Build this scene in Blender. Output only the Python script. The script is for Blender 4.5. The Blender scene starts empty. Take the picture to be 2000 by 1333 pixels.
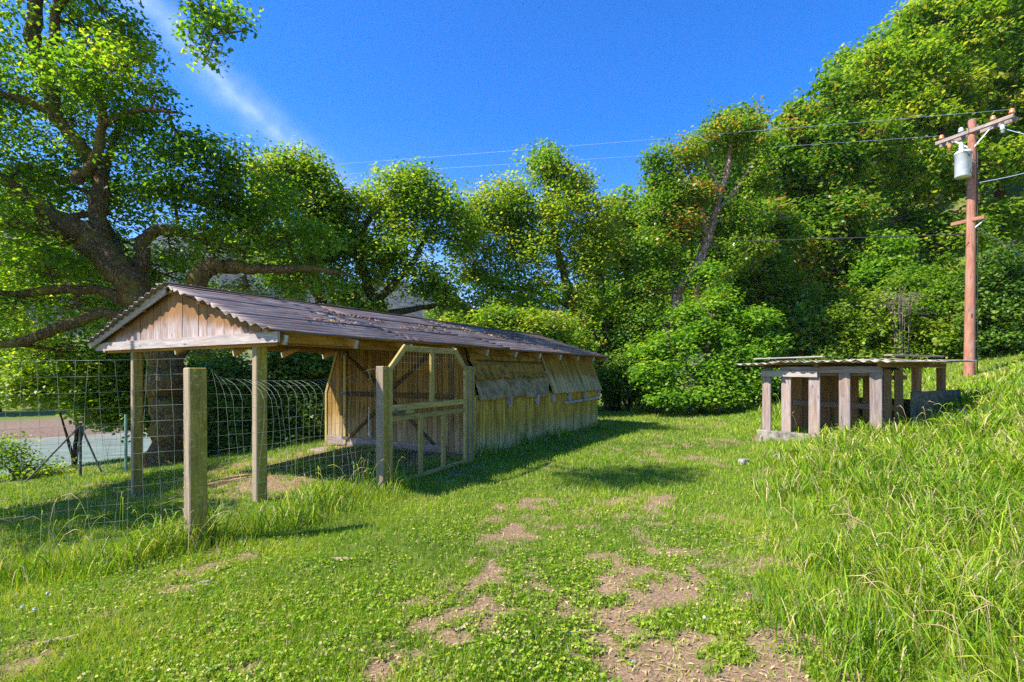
import bpy, bmesh, math, random
import numpy as np
from mathutils import Vector, Matrix

# ------------------------------------------------------------------ camera, sky, sun, exposure
scene = bpy.context.scene
col = scene.collection
F = 1004.0            # focal length in photo pixels (photo 2000 x 1333)
HZ = 730.0            # horizon row in the photo
CAMH = 1.6
cam_d = bpy.data.cameras.new('camera')
cam_d.sensor_width = 36.0
cam_d.lens = 36.0 * F / 2000.0
cam_d.shift_y = (HZ - 666.5) / 2000.0
cam_d.clip_start = 0.05
cam_d.clip_end = 6000.0
cam = bpy.data.objects.new('camera', cam_d)
cam.location = (0, 0, CAMH)
cam.rotation_euler = (math.radians(90), 0, 0)
col.objects.link(cam)
scene.camera = cam

SUN_AZ = Vector((-0.94, -0.34, 0)).normalized()      # horizontal direction towards the sun
SUN_EL = math.radians(47)
SUN_DIR = Vector((SUN_AZ.x * math.cos(SUN_EL), SUN_AZ.y * math.cos(SUN_EL), math.sin(SUN_EL)))

world = bpy.data.worlds.new('World')
scene.world = world
world.use_nodes = True
wn, wl = world.node_tree.nodes, world.node_tree.links
wn.clear()
w_out = wn.new('ShaderNodeOutputWorld')
w_bg = wn.new('ShaderNodeBackground'); w_bg.inputs['Strength'].default_value = 0.15
sky = wn.new('ShaderNodeTexSky'); sky.sky_type = 'NISHITA'; sky.sun_disc = False
sky.sun_elevation = SUN_EL; sky.sun_rotation = math.atan2(SUN_AZ.x, SUN_AZ.y)
sky.altitude = 400; sky.air_density = 1.0; sky.dust_density = 0.4; sky.ozone_density = 3.0
hs = wn.new('ShaderNodeHueSaturation'); hs.inputs['Saturation'].default_value = 1.46; hs.inputs['Hue'].default_value = 0.514
hs.inputs['Value'].default_value = 0.68
wl.new(sky.outputs[0], hs.inputs['Color'])
# a thin, torn vapour trail: a band round a great circle of the sky, broken up by noise
def px_dir(px, py):
    return Vector((px - 1000.0, F, HZ - py)).normalized()
trail_n = px_dir(335, 60).cross(px_dir(655, 360)).normalized()
tc = wn.new('ShaderNodeTexCoord')
dot = wn.new('ShaderNodeVectorMath'); dot.operation = 'DOT_PRODUCT'; dot.inputs[1].default_value = trail_n
wl.new(tc.outputs['Generated'], dot.inputs[0])
nz = wn.new('ShaderNodeTexNoise'); nz.inputs['Scale'].default_value = 4.0; nz.inputs['Detail'].default_value = 6.0
wl.new(tc.outputs['Generated'], nz.inputs['Vector'])
def wmath(op, a, b=None, c=None):
    n = wn.new('ShaderNodeMath'); n.operation = op
    for i, v in enumerate((a, b, c)):
        if v is None: continue
        if isinstance(v, (int, float)): n.inputs[i].default_value = v
        else: wl.new(v, n.inputs[i])
    return n.outputs[0]
off = wmath('MULTIPLY_ADD', nz.outputs['Fac'], 0.03, -0.015)
dd = wmath('ABSOLUTE', wmath('ADD', dot.outputs['Value'], off))
band = wmath('SUBTRACT', 1.0, wmath('MINIMUM', wmath('DIVIDE', dd, 0.052), 1.0))
nz2 = wn.new('ShaderNodeTexNoise'); nz2.inputs['Scale'].default_value = 34.0; nz2.inputs['Detail'].default_value = 8.0
wl.new(tc.outputs['Generated'], nz2.inputs['Vector'])
band = wmath('MULTIPLY', wmath('MULTIPLY', band, band), wmath('MULTIPLY_ADD', nz2.outputs['Fac'], 1.9, -0.25))
wm = wn.new('ShaderNodeMixRGB'); wm.blend_type = 'MIX'
wl.new(wmath('MULTIPLY', band, 0.26), wm.inputs['Fac'])
wl.new(hs.outputs['Color'], wm.inputs['Color1']); wm.inputs['Color2'].default_value = (3.6, 4.0, 5.2, 1)
wl.new(wm.outputs['Color'], w_bg.inputs['Color'])
wl.new(w_bg.outputs[0], w_out.inputs[0])

sun_d = bpy.data.lights.new('sun', 'SUN')
sun_d.energy = 3.5; sun_d.angle = math.radians(0.53); sun_d.color = (1.0, 0.94, 0.84)
sun = bpy.data.objects.new('sun', sun_d)
sun.rotation_euler = (-SUN_DIR).to_track_quat('-Z', 'Y').to_euler()
sun.location = (0, 0, 60)
col.objects.link(sun)
scene.view_settings.view_transform = 'Standard'
scene.view_settings.look = 'None'
scene.view_settings.gamma = 1.0
scene.view_settings.exposure = 1.62
scene.view_settings.use_curve_mapping = False
scene.cycles.max_bounces = 10
scene.cycles.transparent_max_bounces = 8
scene.cycles.diffuse_bounces = 8
scene.cycles.use_denoising = False

R = np.random.default_rng(11)
rnd = random.Random(5)

# ------------------------------------------------------------------ helpers
def tag(o, label=None, cat=None, group=None, kind=None):
    if label: o['label'] = label
    if cat: o['category'] = cat
    if group: o['group'] = group
    if kind: o['kind'] = kind
    return o

def empty(name, loc, rz=0.0):
    o = bpy.data.objects.new(name, None); col.objects.link(o)
    o.location = loc; o.rotation_euler = (0, 0, rz); o.empty_display_size = 0.2
    return o

def link(name, me, mat=None, parent=None, mw=None):
    o = bpy.data.objects.new(name, me); col.objects.link(o)
    if mat is not None and not me.materials: me.materials.append(mat)
    if parent is not None: o.parent = parent
    if mw is not None: o.matrix_local = mw
    return o

def fast_mesh(name, verts, faces, smooth=False, attrs=None):
    """verts (n,3), faces (m,k) arrays"""
    verts = np.asarray(verts, np.float32); faces = np.asarray(faces, np.int32)
    me = bpy.data.meshes.new(name)
    n, (m, k) = len(verts), faces.shape
    me.vertices.add(n); me.vertices.foreach_set('co', verts.ravel())
    me.loops.add(m * k); me.loops.foreach_set('vertex_index', faces.ravel())
    me.polygons.add(m)
    me.polygons.foreach_set('loop_start', np.arange(0, m * k, k, dtype=np.int32))
    if smooth: me.polygons.foreach_set('use_smooth', np.ones(m, bool))
    for a, v in (attrs or {}).items():
        at = me.attributes.new(a, 'FLOAT', 'POINT'); at.data.foreach_set('value', np.asarray(v, np.float32))
    me.update(calc_edges=True)
    return me

def softplus(v, k): return np.logaddexp(0, np.asarray(v, float) * k) / k
def sstep(v, a, b):
    t = np.clip((np.asarray(v, float) - a) / (b - a), 0, 1); return t * t * (3 - 2 * t)
def _h(i, j, s):
    n = (i * 374761393 + j * 668265263 + s * 1442695041) & 0xffffffff
    n = ((n ^ (n >> 13)) * 1274126177) & 0xffffffff
    return ((n ^ (n >> 16)) & 0xffff) / 65535.0
def vnoise(x, y, s=0):
    x = np.asarray(x, float); y = np.asarray(y, float)
    i = np.floor(x).astype(np.int64); j = np.floor(y).astype(np.int64)
    u = x - i; v = y - j; u = u * u * (3 - 2 * u); v = v * v * (3 - 2 * v)
    return (_h(i, j, s) * (1 - u) + _h(i + 1, j, s) * u) * (1 - v) + (_h(i, j + 1, s) * (1 - u) + _h(i + 1, j + 1, s) * u) * v
def fbm(x, y, s=0, o=4):
    r = 0; a = 0.5; t = 0
    for k in range(o):
        r = r + a * vnoise(x, y, s + k); t += a; a *= 0.5; x = np.asarray(x) * 2.03 + 7.1; y = np.asarray(y) * 2.03 + 3.3
    return r / t

# ------------------------------------------------------------------ terrain height
def gz(x, y):
    x = np.asarray(x, float); y = np.asarray(y, float)
    v = 0.15 * softplus(-x - 3.7, 2.0)
    z = -3.2 * (1 - np.exp(-v / 3.2))
    yy = np.maximum(y, 0)
    z = z + 0.16 * softplus(x - (2.0 + 0.28 * np.minimum(yy, 40)), 1.6)
    hill = 0.50 * softplus(0.75 * x + 0.66 * y - 33, 0.3)
    z = z + 90 * (1 - np.exp(-hill / 90))
    z = z + (fbm(x * 0.45, y * 0.45, 3) - 0.5) * 0.10 + (fbm(x * 2.1, y * 2.1, 9, 2) - 0.5) * 0.035
    q = -0.66 * x + 0.75 * y
    z = z + (-3.2 - z) * sstep(q, 19.5, 27)
    far = -1.7 + 0.07 * np.maximum(q - 44, 0) + 1.2 * (fbm(x * 0.05, y * 0.05, 21) - 0.5)
    z = z + (far - z) * sstep(q, 38.5, 43.5)
    return z
def g1(x, y): return float(gz(x, y))
def at(px, py, Z): return Vector(((px - 1000.0) / F * Z, Z, CAMH + (HZ - py) / F * Z))
def on_ground(px, py):
    lo = 1.0
    for i in range(4000):
        p = at(px, py, lo)
        if p.z <= g1(p.x, p.y): return Vector((p.x, p.y, g1(p.x, p.y)))
        lo *= 1.004
    return p

# ------------------------------------------------------------------ materials
class NT:
    def __init__(s, name):
        s.m = bpy.data.materials.new(name); s.m.use_nodes = True
        s.n = s.m.node_tree.nodes; s.l = s.m.node_tree.links; s.n.clear()
        s.out = s.n.new('ShaderNodeOutputMaterial')
    def set(s, sock, v):
        if hasattr(v, 'links') or isinstance(v, bpy.types.NodeSocket): s.l.new(v, sock)
        else:
            if isinstance(v, (tuple, list)) and len(v) == 3 and sock.type == 'RGBA': v = (*v, 1)
            sock.default_value = v
    def node(s, t, props=None, **ins):
        n = s.n.new(t)
        for k, v in (props or {}).items(): setattr(n, k, v)
        for k, v in ins.items(): s.set(n.inputs[k.replace('_', ' ')], v)
        return n
    def math(s, op, a, b=None, c=None):
        n = s.n.new('ShaderNodeMath'); n.operation = op
        for i, v in enumerate((a, b, c)):
            if v is not None: s.set(n.inputs[i], v)
        return n.outputs[0]
    def mix(s, f, a, b, mode='MIX'):
        n = s.n.new('ShaderNodeMixRGB'); n.blend_type = mode
        s.set(n.inputs[0], f); s.set(n.inputs[1], a); s.set(n.inputs[2], b); return n.outputs[0]
    def ramp(s, f, stops):
        n = s.n.new('ShaderNodeValToRGB'); e = n.color_ramp.elements
        while len(e) < len(stops): e.new(0.5)
        for i, (p, c) in enumerate(stops):
            e[i].position = p; e[i].color = (*c, 1) if len(c) == 3 else c
        s.set(n.inputs[0], f); return n.outputs[0]
    def noise(s, vec, scale, detail=4, rough=0.55, dist=0.0):
        n = s.node('ShaderNodeTexNoise', None, Scale=scale, Detail=detail, Roughness=rough, Distortion=dist)
        s.l.new(vec, n.inputs['Vector']); return n.outputs['Fac']
    def bump(s, h, strength=0.3, dist=0.02):
        return s.node('ShaderNodeBump', None, Height=h, Strength=strength, Distance=dist).outputs[0]
    def bsdf(s, color, rough=0.8, metal=0.0, normal=None, spec=0.3):
        b = s.node('ShaderNodeBsdfPrincipled', None)
        s.set(b.inputs['Base Color'], color); s.set(b.inputs['Roughness'], rough); s.set(b.inputs['Metallic'], metal)
        s.set(b.inputs['Specular IOR Level'], spec)
        if normal is not None: s.l.new(normal, b.inputs['Normal'])
        return b.outputs[0]
    def done(s, sh, vol=None):
        s.l.new(sh, s.out.inputs['Surface']); return s.m

def wood(name, light, dark, stain, stain_amt=0.5, grain=16.0, lichen=None, var=0.5, grad=None, bleach=None, top=None):
    """weathered timber; the grain runs along the local X axis of the piece.  grad=(colour, x0, x1): weathered end colour along X"""
    t = NT(name)
    co = t.node('ShaderNodeTexCoord').outputs['Object']
    oi = t.node('ShaderNodeObjectInfo').outputs['Random']
    off = t.node('ShaderNodeCombineXYZ', None, X=t.math('MULTIPLY', oi, 37.0), Y=t.math('MULTIPLY', oi, 91.0), Z=t.math('MULTIPLY', oi, 53.0)).outputs[0]
    v = t.node('ShaderNodeVectorMath', {'operation': 'ADD'}); t.l.new(co, v.inputs[0]); t.l.new(off, v.inputs[1]); v = v.outputs[0]
    mp = t.node('ShaderNodeMapping'); t.l.new(v, mp.inputs['Vector']); mp.inputs['Scale'].default_value = (1.1, grain, grain)
    g = t.noise(mp.outputs[0], 2.4, 8, 0.65, 0.6)
    mp2 = t.node('ShaderNodeMapping'); t.l.new(v, mp2.inputs['Vector']); mp2.inputs['Scale'].default_value = (0.9, 4, 4)
    b = t.noise(mp2.outputs[0], 1.6, 5, 0.6)
    c = t.ramp(g, [(0.30, dark), (0.52, tuple((a + d) / 2 for a, d in zip(light, dark))), (0.68, light)])
    if grad:
        sx = t.node('ShaderNodeSeparateXYZ'); t.l.new(co, sx.inputs[0])
        gx = t.math('ADD', sx.outputs['X'], t.math('MULTIPLY_ADD', b, 0.7, -0.35))
        mr = t.node('ShaderNodeMapRange', {'interpolation_type': 'SMOOTHSTEP'}); t.l.new(gx, mr.inputs[0])
        mr.inputs[1].default_value = grad[1]; mr.inputs[2].default_value = grad[2]
        gc = t.mix(0.8, t.mix(t.math('MULTIPLY', g, 0.9), tuple(k * 0.45 for k in grad[0]), grad[0]), c, 'MIX')
        gc = t.mix(0.35, grad[0], c)
        c = t.mix(mr.outputs[0], c, gc)
    sf = t.ramp(b, [(0.5 - 0.04, (0, 0, 0)), (0.66, (1, 1, 1))])
    c = t.mix(t.math('MULTIPLY', sf, stain_amt), c, stain)
    if lichen:
        ln = t.noise(v, 26, 4, 0.7)
        lf = t.ramp(ln, [(0.56, (0, 0, 0)), (0.64, (1, 1, 1))])
        c = t.mix(t.math('MULTIPLY', lf, 0.7), c, lichen)
    kn = t.node('ShaderNodeTexVoronoi', None, Scale=2.2, Randomness=1.0)
    mp3 = t.node('ShaderNodeMapping'); t.l.new(v, mp3.inputs['Vector']); mp3.inputs['Scale'].default_value = (1, 3.2, 3.2)
    t.l.new(mp3.outputs[0], kn.inputs['Vector'])
    kf = t.ramp(kn.outputs['Distance'], [(0.05, (1, 1, 1)), (0.11, (0, 0, 0))])
    c = t.mix(t.math('MULTIPLY', kf, 0.75), c, tuple(k * 0.35 for k in dark))
    if bleach:      # sun side in another colour: weathering, with its sunlit tone painted in
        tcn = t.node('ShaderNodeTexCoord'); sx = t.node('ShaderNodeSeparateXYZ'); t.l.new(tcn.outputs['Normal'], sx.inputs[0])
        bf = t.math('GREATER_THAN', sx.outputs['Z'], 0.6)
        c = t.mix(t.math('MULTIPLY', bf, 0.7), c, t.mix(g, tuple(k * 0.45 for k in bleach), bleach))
    if top:         # rain and tannin stains hanging from the upper end of each board
        tcn = t.node('ShaderNodeTexCoord'); sx = t.node('ShaderNodeSeparateXYZ'); t.l.new(tcn.outputs['Generated'], sx.inputs[0])
        gx = t.math('ADD', sx.outputs['X'], t.math('MULTIPLY_ADD', g, 0.9, -0.45))
        c = t.mix(t.ramp(gx, [(0.40, (0, 0, 0)), (0.58, (1, 1, 1))]), c, t.mix(b, top[0], top[1]))
    hv = t.node('ShaderNodeHueSaturation', None)
    t.set(hv.inputs['Value'], t.math('MULTIPLY_ADD', oi, var, 1.0 - var * 0.5)); t.l.new(c, hv.inputs['Color'])
    n = t.bump(g, 0.55, 0.006)
    return t.done(t.bsdf(hv.outputs['Color'], 0.85, 0, n, 0.15))

M = {}
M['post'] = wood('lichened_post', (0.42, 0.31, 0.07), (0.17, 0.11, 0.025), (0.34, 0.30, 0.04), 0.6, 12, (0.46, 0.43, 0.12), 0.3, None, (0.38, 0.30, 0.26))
M['gate'] = wood('gate_wood', (0.52, 0.40, 0.15), (0.21, 0.145, 0.045), (0.38, 0.32, 0.07), 0.5, 14, (0.50, 0.45, 0.17), 0.25)
M['wall'] = wood('siding_wood', (0.72, 0.50, 0.085), (0.37, 0.225, 0.035), (0.17, 0.085, 0.015), 0.6, 14, None, 0.40, ((0.58, 0.49, 0.28), 0.0, -0.5))
M['flap'] = wood('flap_wood', (0.48, 0.31, 0.06), (0.20, 0.115, 0.02), (0.07, 0.04, 0.012), 0.75, 14, None, 0.40, ((0.50, 0.41, 0.22), -0.05, -0.36))
M['front'] = wood('front_wood', (0.36, 0.225, 0.055), (0.15, 0.085, 0.02), (0.10, 0.05, 0.015), 0.6, 14, None, 0.5, ((0.40, 0.32, 0.22), -0.2, -1.0))
M['gable'] = wood('gable_wood', (0.48, 0.41, 0.40), (0.24, 0.18, 0.17), (0.26, 0.10, 0.025), 0.45, 10, None, 0.3, None, None, ((0.09, 0.04, 0.02), (0.36, 0.19, 0.075)))
M['gable_hi'] = wood('fascia_wood', (0.46, 0.41, 0.39), (0.24, 0.195, 0.18), (0.36, 0.20, 0.10), 0.35, 10, None, 0.2)
M['rafter'] = wood('rafter_wood', (0.50, 0.30, 0.09), (0.24, 0.12, 0.03), (0.30, 0.12, 0.03), 0.5, 12, None, 0.3)
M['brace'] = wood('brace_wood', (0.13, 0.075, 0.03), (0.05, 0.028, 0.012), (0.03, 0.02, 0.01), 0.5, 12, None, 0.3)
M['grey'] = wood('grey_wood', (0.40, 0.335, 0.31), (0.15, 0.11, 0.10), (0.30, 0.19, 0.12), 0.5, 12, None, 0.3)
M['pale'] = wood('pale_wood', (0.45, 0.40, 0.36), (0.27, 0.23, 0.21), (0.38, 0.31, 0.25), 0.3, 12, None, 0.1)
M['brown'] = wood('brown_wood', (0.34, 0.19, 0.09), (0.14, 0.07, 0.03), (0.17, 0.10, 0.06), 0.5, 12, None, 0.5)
M['pole'] = wood('pole_wood', (0.46, 0.21, 0.14), (0.21, 0.085, 0.055), (0.40, 0.27, 0.20), 0.45, 10, None, 0.1)
M['stub'] = wood('stub_wood', (0.60, 0.55, 0.54), (0.30, 0.25, 0.24), (0.4, 0.3, 0.2), 0.3, 12, None, 0.2)

def simple(name, c, rough=0.8, metal=0.0, nscale=8, namt=0.35, bump=0.2, c2=None, spec=0.3):
    t = NT(name); co = t.node('ShaderNodeTexCoord').outputs['Object']
    n = t.noise(co, nscale, 6, 0.6)
    cc = t.mix(t.ramp(n, [(0.35, (0, 0, 0)), (0.65, (1, 1, 1))]), tuple(k * (1 - namt) for k in c), c2 or tuple(min(1, k * (1 + namt)) for k in c))
    return t.done(t.bsdf(cc, rough, metal, t.bump(t.noise(co, nscale * 6, 4), bump, 0.01), spec))
M['wire'] = simple('galvanised_wire', (0.22, 0.26, 0.20), 0.5, 0.3, 3, 0.4, 0.0)
M['wire_green'] = simple('green_wire', (0.22, 0.36, 0.27), 0.5, 0.3, 3, 0.3, 0.0)
M['cable'] = simple('cable_black', (0.04, 0.04, 0.05), 0.6, 0, 3, 0.2, 0.0)
M['alu'] = simple('bare_conductor', (0.30, 0.38, 0.52), 0.5, 0.2, 3, 0.1, 0.0)
M['concrete'] = simple('old_concrete', (0.21, 0.19, 0.155), 0.95, 0, 7, 0.45, 0.5)
M['stone'] = simple('pale_stone', (0.27, 0.245, 0.20), 0.9, 0, 14, 0.5, 0.5)
M['stick'] = simple('dry_stick', (0.42, 0.31, 0.21), 0.9, 0, 12, 0.4, 0.5)
M['can'] = simple('transformer_paint', (0.62, 0.63, 0.66), 0.45, 0.0, 4, 0.12, 0.05)
M['ceramic'] = simple('brown_ceramic', (0.55, 0.24, 0.09), 0.25, 0, 5, 0.2, 0.0, None, 0.6)
M['glass_grey'] = simple('grey_ceramic', (0.55, 0.62, 0.62), 0.25, 0, 5, 0.15, 0.0, None, 0.6)
M['steel'] = simple('dark_steel', (0.10, 0.10, 0.09), 0.6, 0.5, 9, 0.4, 0.1)
M['rope'] = simple('white_rope', (0.78, 0.75, 0.68), 0.9, 0, 20, 0.2, 0.2)
M['litter'] = simple('dead_leaves', (0.34, 0.20, 0.09), 0.95, 0, 14, 0.5, 0.3, (0.5, 0.34, 0.18))
M['dandelion'] = simple('dandelion_fluff', (0.5, 0.49, 0.46), 0.95, 0, 60, 0.15, 0.4)
M['tarp_hi'] = simple('brown_felt', (0.27, 0.16, 0.03), 0.95, 0, 7, 0.5, 0.5)
M['tarp_lo'] = simple('grey_felt', (0.27, 0.195, 0.095), 0.95, 0, 6, 0.45, 0.5)
M['panel'] = simple('dark_board', (0.12, 0.105, 0.075), 0.9, 0, 5, 0.5, 0.3)
M['pink'] = simple('pink_plastic', (0.55, 0.14, 0.25), 0.5, 0, 5, 0.1, 0.0)
M['dirt_floor'] = simple('trodden_earth', (0.20, 0.14, 0.085), 1.0, 0, 6, 0.4, 0.6)

def roof_metal():
    t = NT('weathered_roofing'); co = t.node('ShaderNodeTexCoord').outputs['Object']
    oi = t.node('ShaderNodeObjectInfo').outputs['Random']
    ad = t.node('ShaderNodeVectorMath', {'operation': 'ADD'}); t.l.new(co, ad.inputs[0])
    t.l.new(t.node('ShaderNodeCombineXYZ', None, X=t.math('MULTIPLY', oi, 40.0), Y=t.math('MULTIPLY', oi, 70.0)).outputs[0], ad.inputs[1])
    v = ad.outputs[0]
    mp = t.node('ShaderNodeMapping'); t.l.new(v, mp.inputs['Vector']); mp.inputs['Scale'].default_value = (0.7, 9, 9)
    s = t.noise(mp.outputs[0], 2.0, 6, 0.6)
    c = t.ramp(s, [(0.3, (0.085, 0.064, 0.054)), (0.52, (0.19, 0.15, 0.135)), (0.70, (0.34, 0.28, 0.25))])
    sy = t.node('ShaderNodeSeparateXYZ'); t.l.new(co, sy.inputs[0])        # valleys coloured darker so the flutes show as streaks
    wv = t.math('SINE', t.math('MULTIPLY', sy.outputs['Y'], 2 * math.pi / 0.18))
    c = t.mix(t.math('MULTIPLY', t.math('LESS_THAN', wv, t.math('MULTIPLY_ADD', s, 1.6, -1.05)), 0.6), c, (0.05, 0.034, 0.026))
    r = t.noise(v, 3.0, 8, 0.7)
    c = t.mix(t.ramp(r, [(0.50, (0, 0, 0)), (0.64, (0.75, 0.75, 0.75))]), c, (0.17, 0.095, 0.055))
    hv = t.node('ShaderNodeHueSaturation', None); t.l.new(c, hv.inputs['Color'])
    t.set(hv.inputs['Value'], t.math('MULTIPLY_ADD', oi, 0.5, 0.75))
    return t.done(t.bsdf(hv.outputs[0], t.math('MULTIPLY_ADD', r, 0.35, 0.38), 0.15, t.bump(r, 0.15, 0.01), 0.4))
M['roof'] = roof_metal()
M['hut_roof'] = simple('pale_roofing', (0.36, 0.29, 0.23), 0.8, 0, 6, 0.4, 0.2, (0.52, 0.45, 0.38))

def foliage(name, stops, trans=0.42, rough=0.5, spec=0.35):
    t = NT(name)
    a = t.node('ShaderNodeAttribute', {'attribute_name': 'tint'}).outputs['Fac']
    c = t.ramp(a, stops)
    b = t.bsdf(c, rough, 0, None, spec)
    tl = t.node('ShaderNodeBsdfTranslucent'); t.l.new(t.mix(1.0, c, (1.5, 1.45, 0.6), 'MULTIPLY'), tl.inputs['Color'])
    mx = t.node('ShaderNodeMixShader'); mx.inputs[0].default_value = trans
    t.l.new(b, mx.inputs[1]); t.l.new(tl.outputs[0], mx.inputs[2])
    return t.done(mx.outputs[0])
M['leaf_oak'] = foliage('oak_leaf', [(0.0, (0.045, 0.12, 0.010)), (0.45, (0.11, 0.24, 0.014)), (0.8, (0.20, 0.34, 0.02)), (1.0, (0.40, 0.44, 0.04))], 0.64)
M['leaf_olive'] = foliage('olive_leaf', [(0.0, (0.06, 0.14, 0.012)), (0.4, (0.13, 0.26, 0.016)), (0.8, (0.24, 0.37, 0.028)), (1.0, (0.42, 0.40, 0.06))], 0.58)
M['leaf_madrone'] = foliage('madrone_leaf', [(0.0, (0.06, 0.145, 0.014)), (0.5, (0.145, 0.28, 0.022)), (0.82, (0.26, 0.36, 0.045)), (0.93, (0.40, 0.27, 0.06)), (1.0, (0.46, 0.20, 0.06))], 0.52, 0.35, 0.5)
M['leaf_maple'] = foliage('maple_leaf', [(0.0, (0.05, 0.15, 0.012)), (0.5, (0.15, 0.32, 0.018)), (1.0, (0.32, 0.46, 0.04))], 0.5)
M['leaf_dark'] = foliage('dark_leaf', [(0.0, (0.03, 0.085, 0.010)), (0.6, (0.08, 0.18, 0.018)), (1.0, (0.18, 0.28, 0.03))], 0.35, 0.45)
M['leaf_shrub'] = foliage('shrub_leaf', [(0.0, (0.09, 0.17, 0.012)), (0.5, (0.21, 0.33, 0.02)), (1.0, (0.38, 0.44, 0.04))], 0.45)
M['blade'] = foliage('grass_blade', [(0.0, (0.055, 0.15, 0.006)), (0.35, (0.15, 0.285, 0.008)), (0.70, (0.29, 0.42, 0.014)), (0.86, (0.46, 0.48, 0.05)), (0.90, (0.46, 0.36, 0.17)), (1.0, (0.60, 0.48, 0.27))], 0.32, 0.5, 0.25)

def bark(name, c1, c2, moss=None, scale=7):
    t = NT(name); co = t.node('ShaderNodeTexCoord').outputs['Object']
    mp = t.node('ShaderNodeMapping'); t.l.new(co, mp.inputs['Vector']); mp.inputs['Scale'].default_value = (1, 1, 0.4)
    n = t.noise(mp.outputs[0], scale * 1.3, 8, 0.75, 1.2)
    rg = t.math('ABSOLUTE', t.math('SUBTRACT', t.noise(mp.outputs[0], scale * 2.2, 5, 0.6, 0.8), 0.5))
    h = t.math('ADD', t.math('MINIMUM', t.math('MULTIPLY', rg, 7.0), 1.0), n)
    c = t.ramp(t.math('MULTIPLY', h, 0.55), [(0.28, c1), (0.78, c2)])
    if moss:
        m = t.noise(co, 2.2, 6, 0.65)
        c = t.mix(t.ramp(m, [(0.48, (0, 0, 0)), (0.60, (0.85, 0.85, 0.85))]), c, moss)
    return t.done(t.bsdf(c, 0.95, 0, t.bump(h, 0.9, 0.05), 0.1))
M['bark_oak'] = bark('oak_bark', (0.09, 0.055, 0.028), (0.42, 0.27, 0.12), (0.30, 0.24, 0.05), 9)
M['bark_dark'] = bark('dark_bark', (0.045, 0.033, 0.022), (0.22, 0.16, 0.10), (0.15, 0.14, 0.04), 6)
M['bark_madrone'] = bark('madrone_bark', (0.26, 0.12, 0.075), (0.66, 0.49, 0.42), None, 3)
M['twig_grey'] = simple('bare_twig', (0.20, 0.15, 0.135), 0.9, 0, 6, 0.3, 0.1)

# ------------------------------------------------------------------ setting: ground, water, mountain
GATE_L = Vector((-1.76, 7.0, 0)); GATE_R = Vector((-0.79, 9.03, 0))
POST_F = Vector((-2.98, 4.85, 0))
CO = Vector((-2.78, 6.02, 0)); CU = Vector((0.5086, 0.861, 0)).normalized(); CV = Vector((-CU.y, CU.x, 0))
def coop_st(x, y):
    dx = np.asarray(x) - CO.x; dy = np.asarray(y) - CO.y
    return dx * CU.x + dy * CU.y, dx * CV.x + dy * CV.y
def seg_d(x, y, a, b):
    ax, ay = a.x, a.y; bx, by = b.x - ax, b.y - ay
    t = np.clip(((x - ax) * bx + (y - ay) * by) / (bx * bx + by * by), 0, 1)
    return np.hypot(x - ax - t * bx, y - ay - t * by)
def dirt(x, y):
    x = np.asarray(x, float); y = np.asarray(y, float)
    n = fbm(x * 1.15 + 3, y * 0.95 + 8, 31, 4); n2 = fbm(x * 5.5, y * 5.5, 47, 4)
    tr = np.exp(-((x - (-0.25 + 0.30 * y)) / 0.42) ** 2) * np.exp(-np.maximum(y - 7, 0) / 5)
    tl = np.exp(-((x - (-1.45 + 0.31 * y)) / 0.34) ** 2) * np.exp(-np.maximum(y - 4.5, 0) / 2)
    near = np.exp(-(((x - 1.0) / 0.9) ** 2 + ((y - 2.7) / 0.85) ** 2))
    near2 = np.exp(-(((x - 2.3) / 1.0) ** 2 + ((y - 3.0) / 0.9) ** 2))
    d = (n - 0.5) * 1.9 + (n2 - 0.5) * 2.6 - 0.37 + 0.36 * tr + 0.30 * tl + 0.42 * near + 0.22 * near2
    s, t = coop_st(x, y)
    inside = sstep(s, -0.6, 0.6) * sstep(t, 0.2, 0.9) * (1 - sstep(t, 4.6, 5.6)) * (1 - sstep(s, 10.8, 11.6))
    d = d + 0.75 * inside
    d = d + 0.30 * sstep(x - 0.43 * y, 0.6, 2.4) * (1 - sstep(y, 8, 12))
    return sstep(d, -0.12, 0.55)

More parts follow.
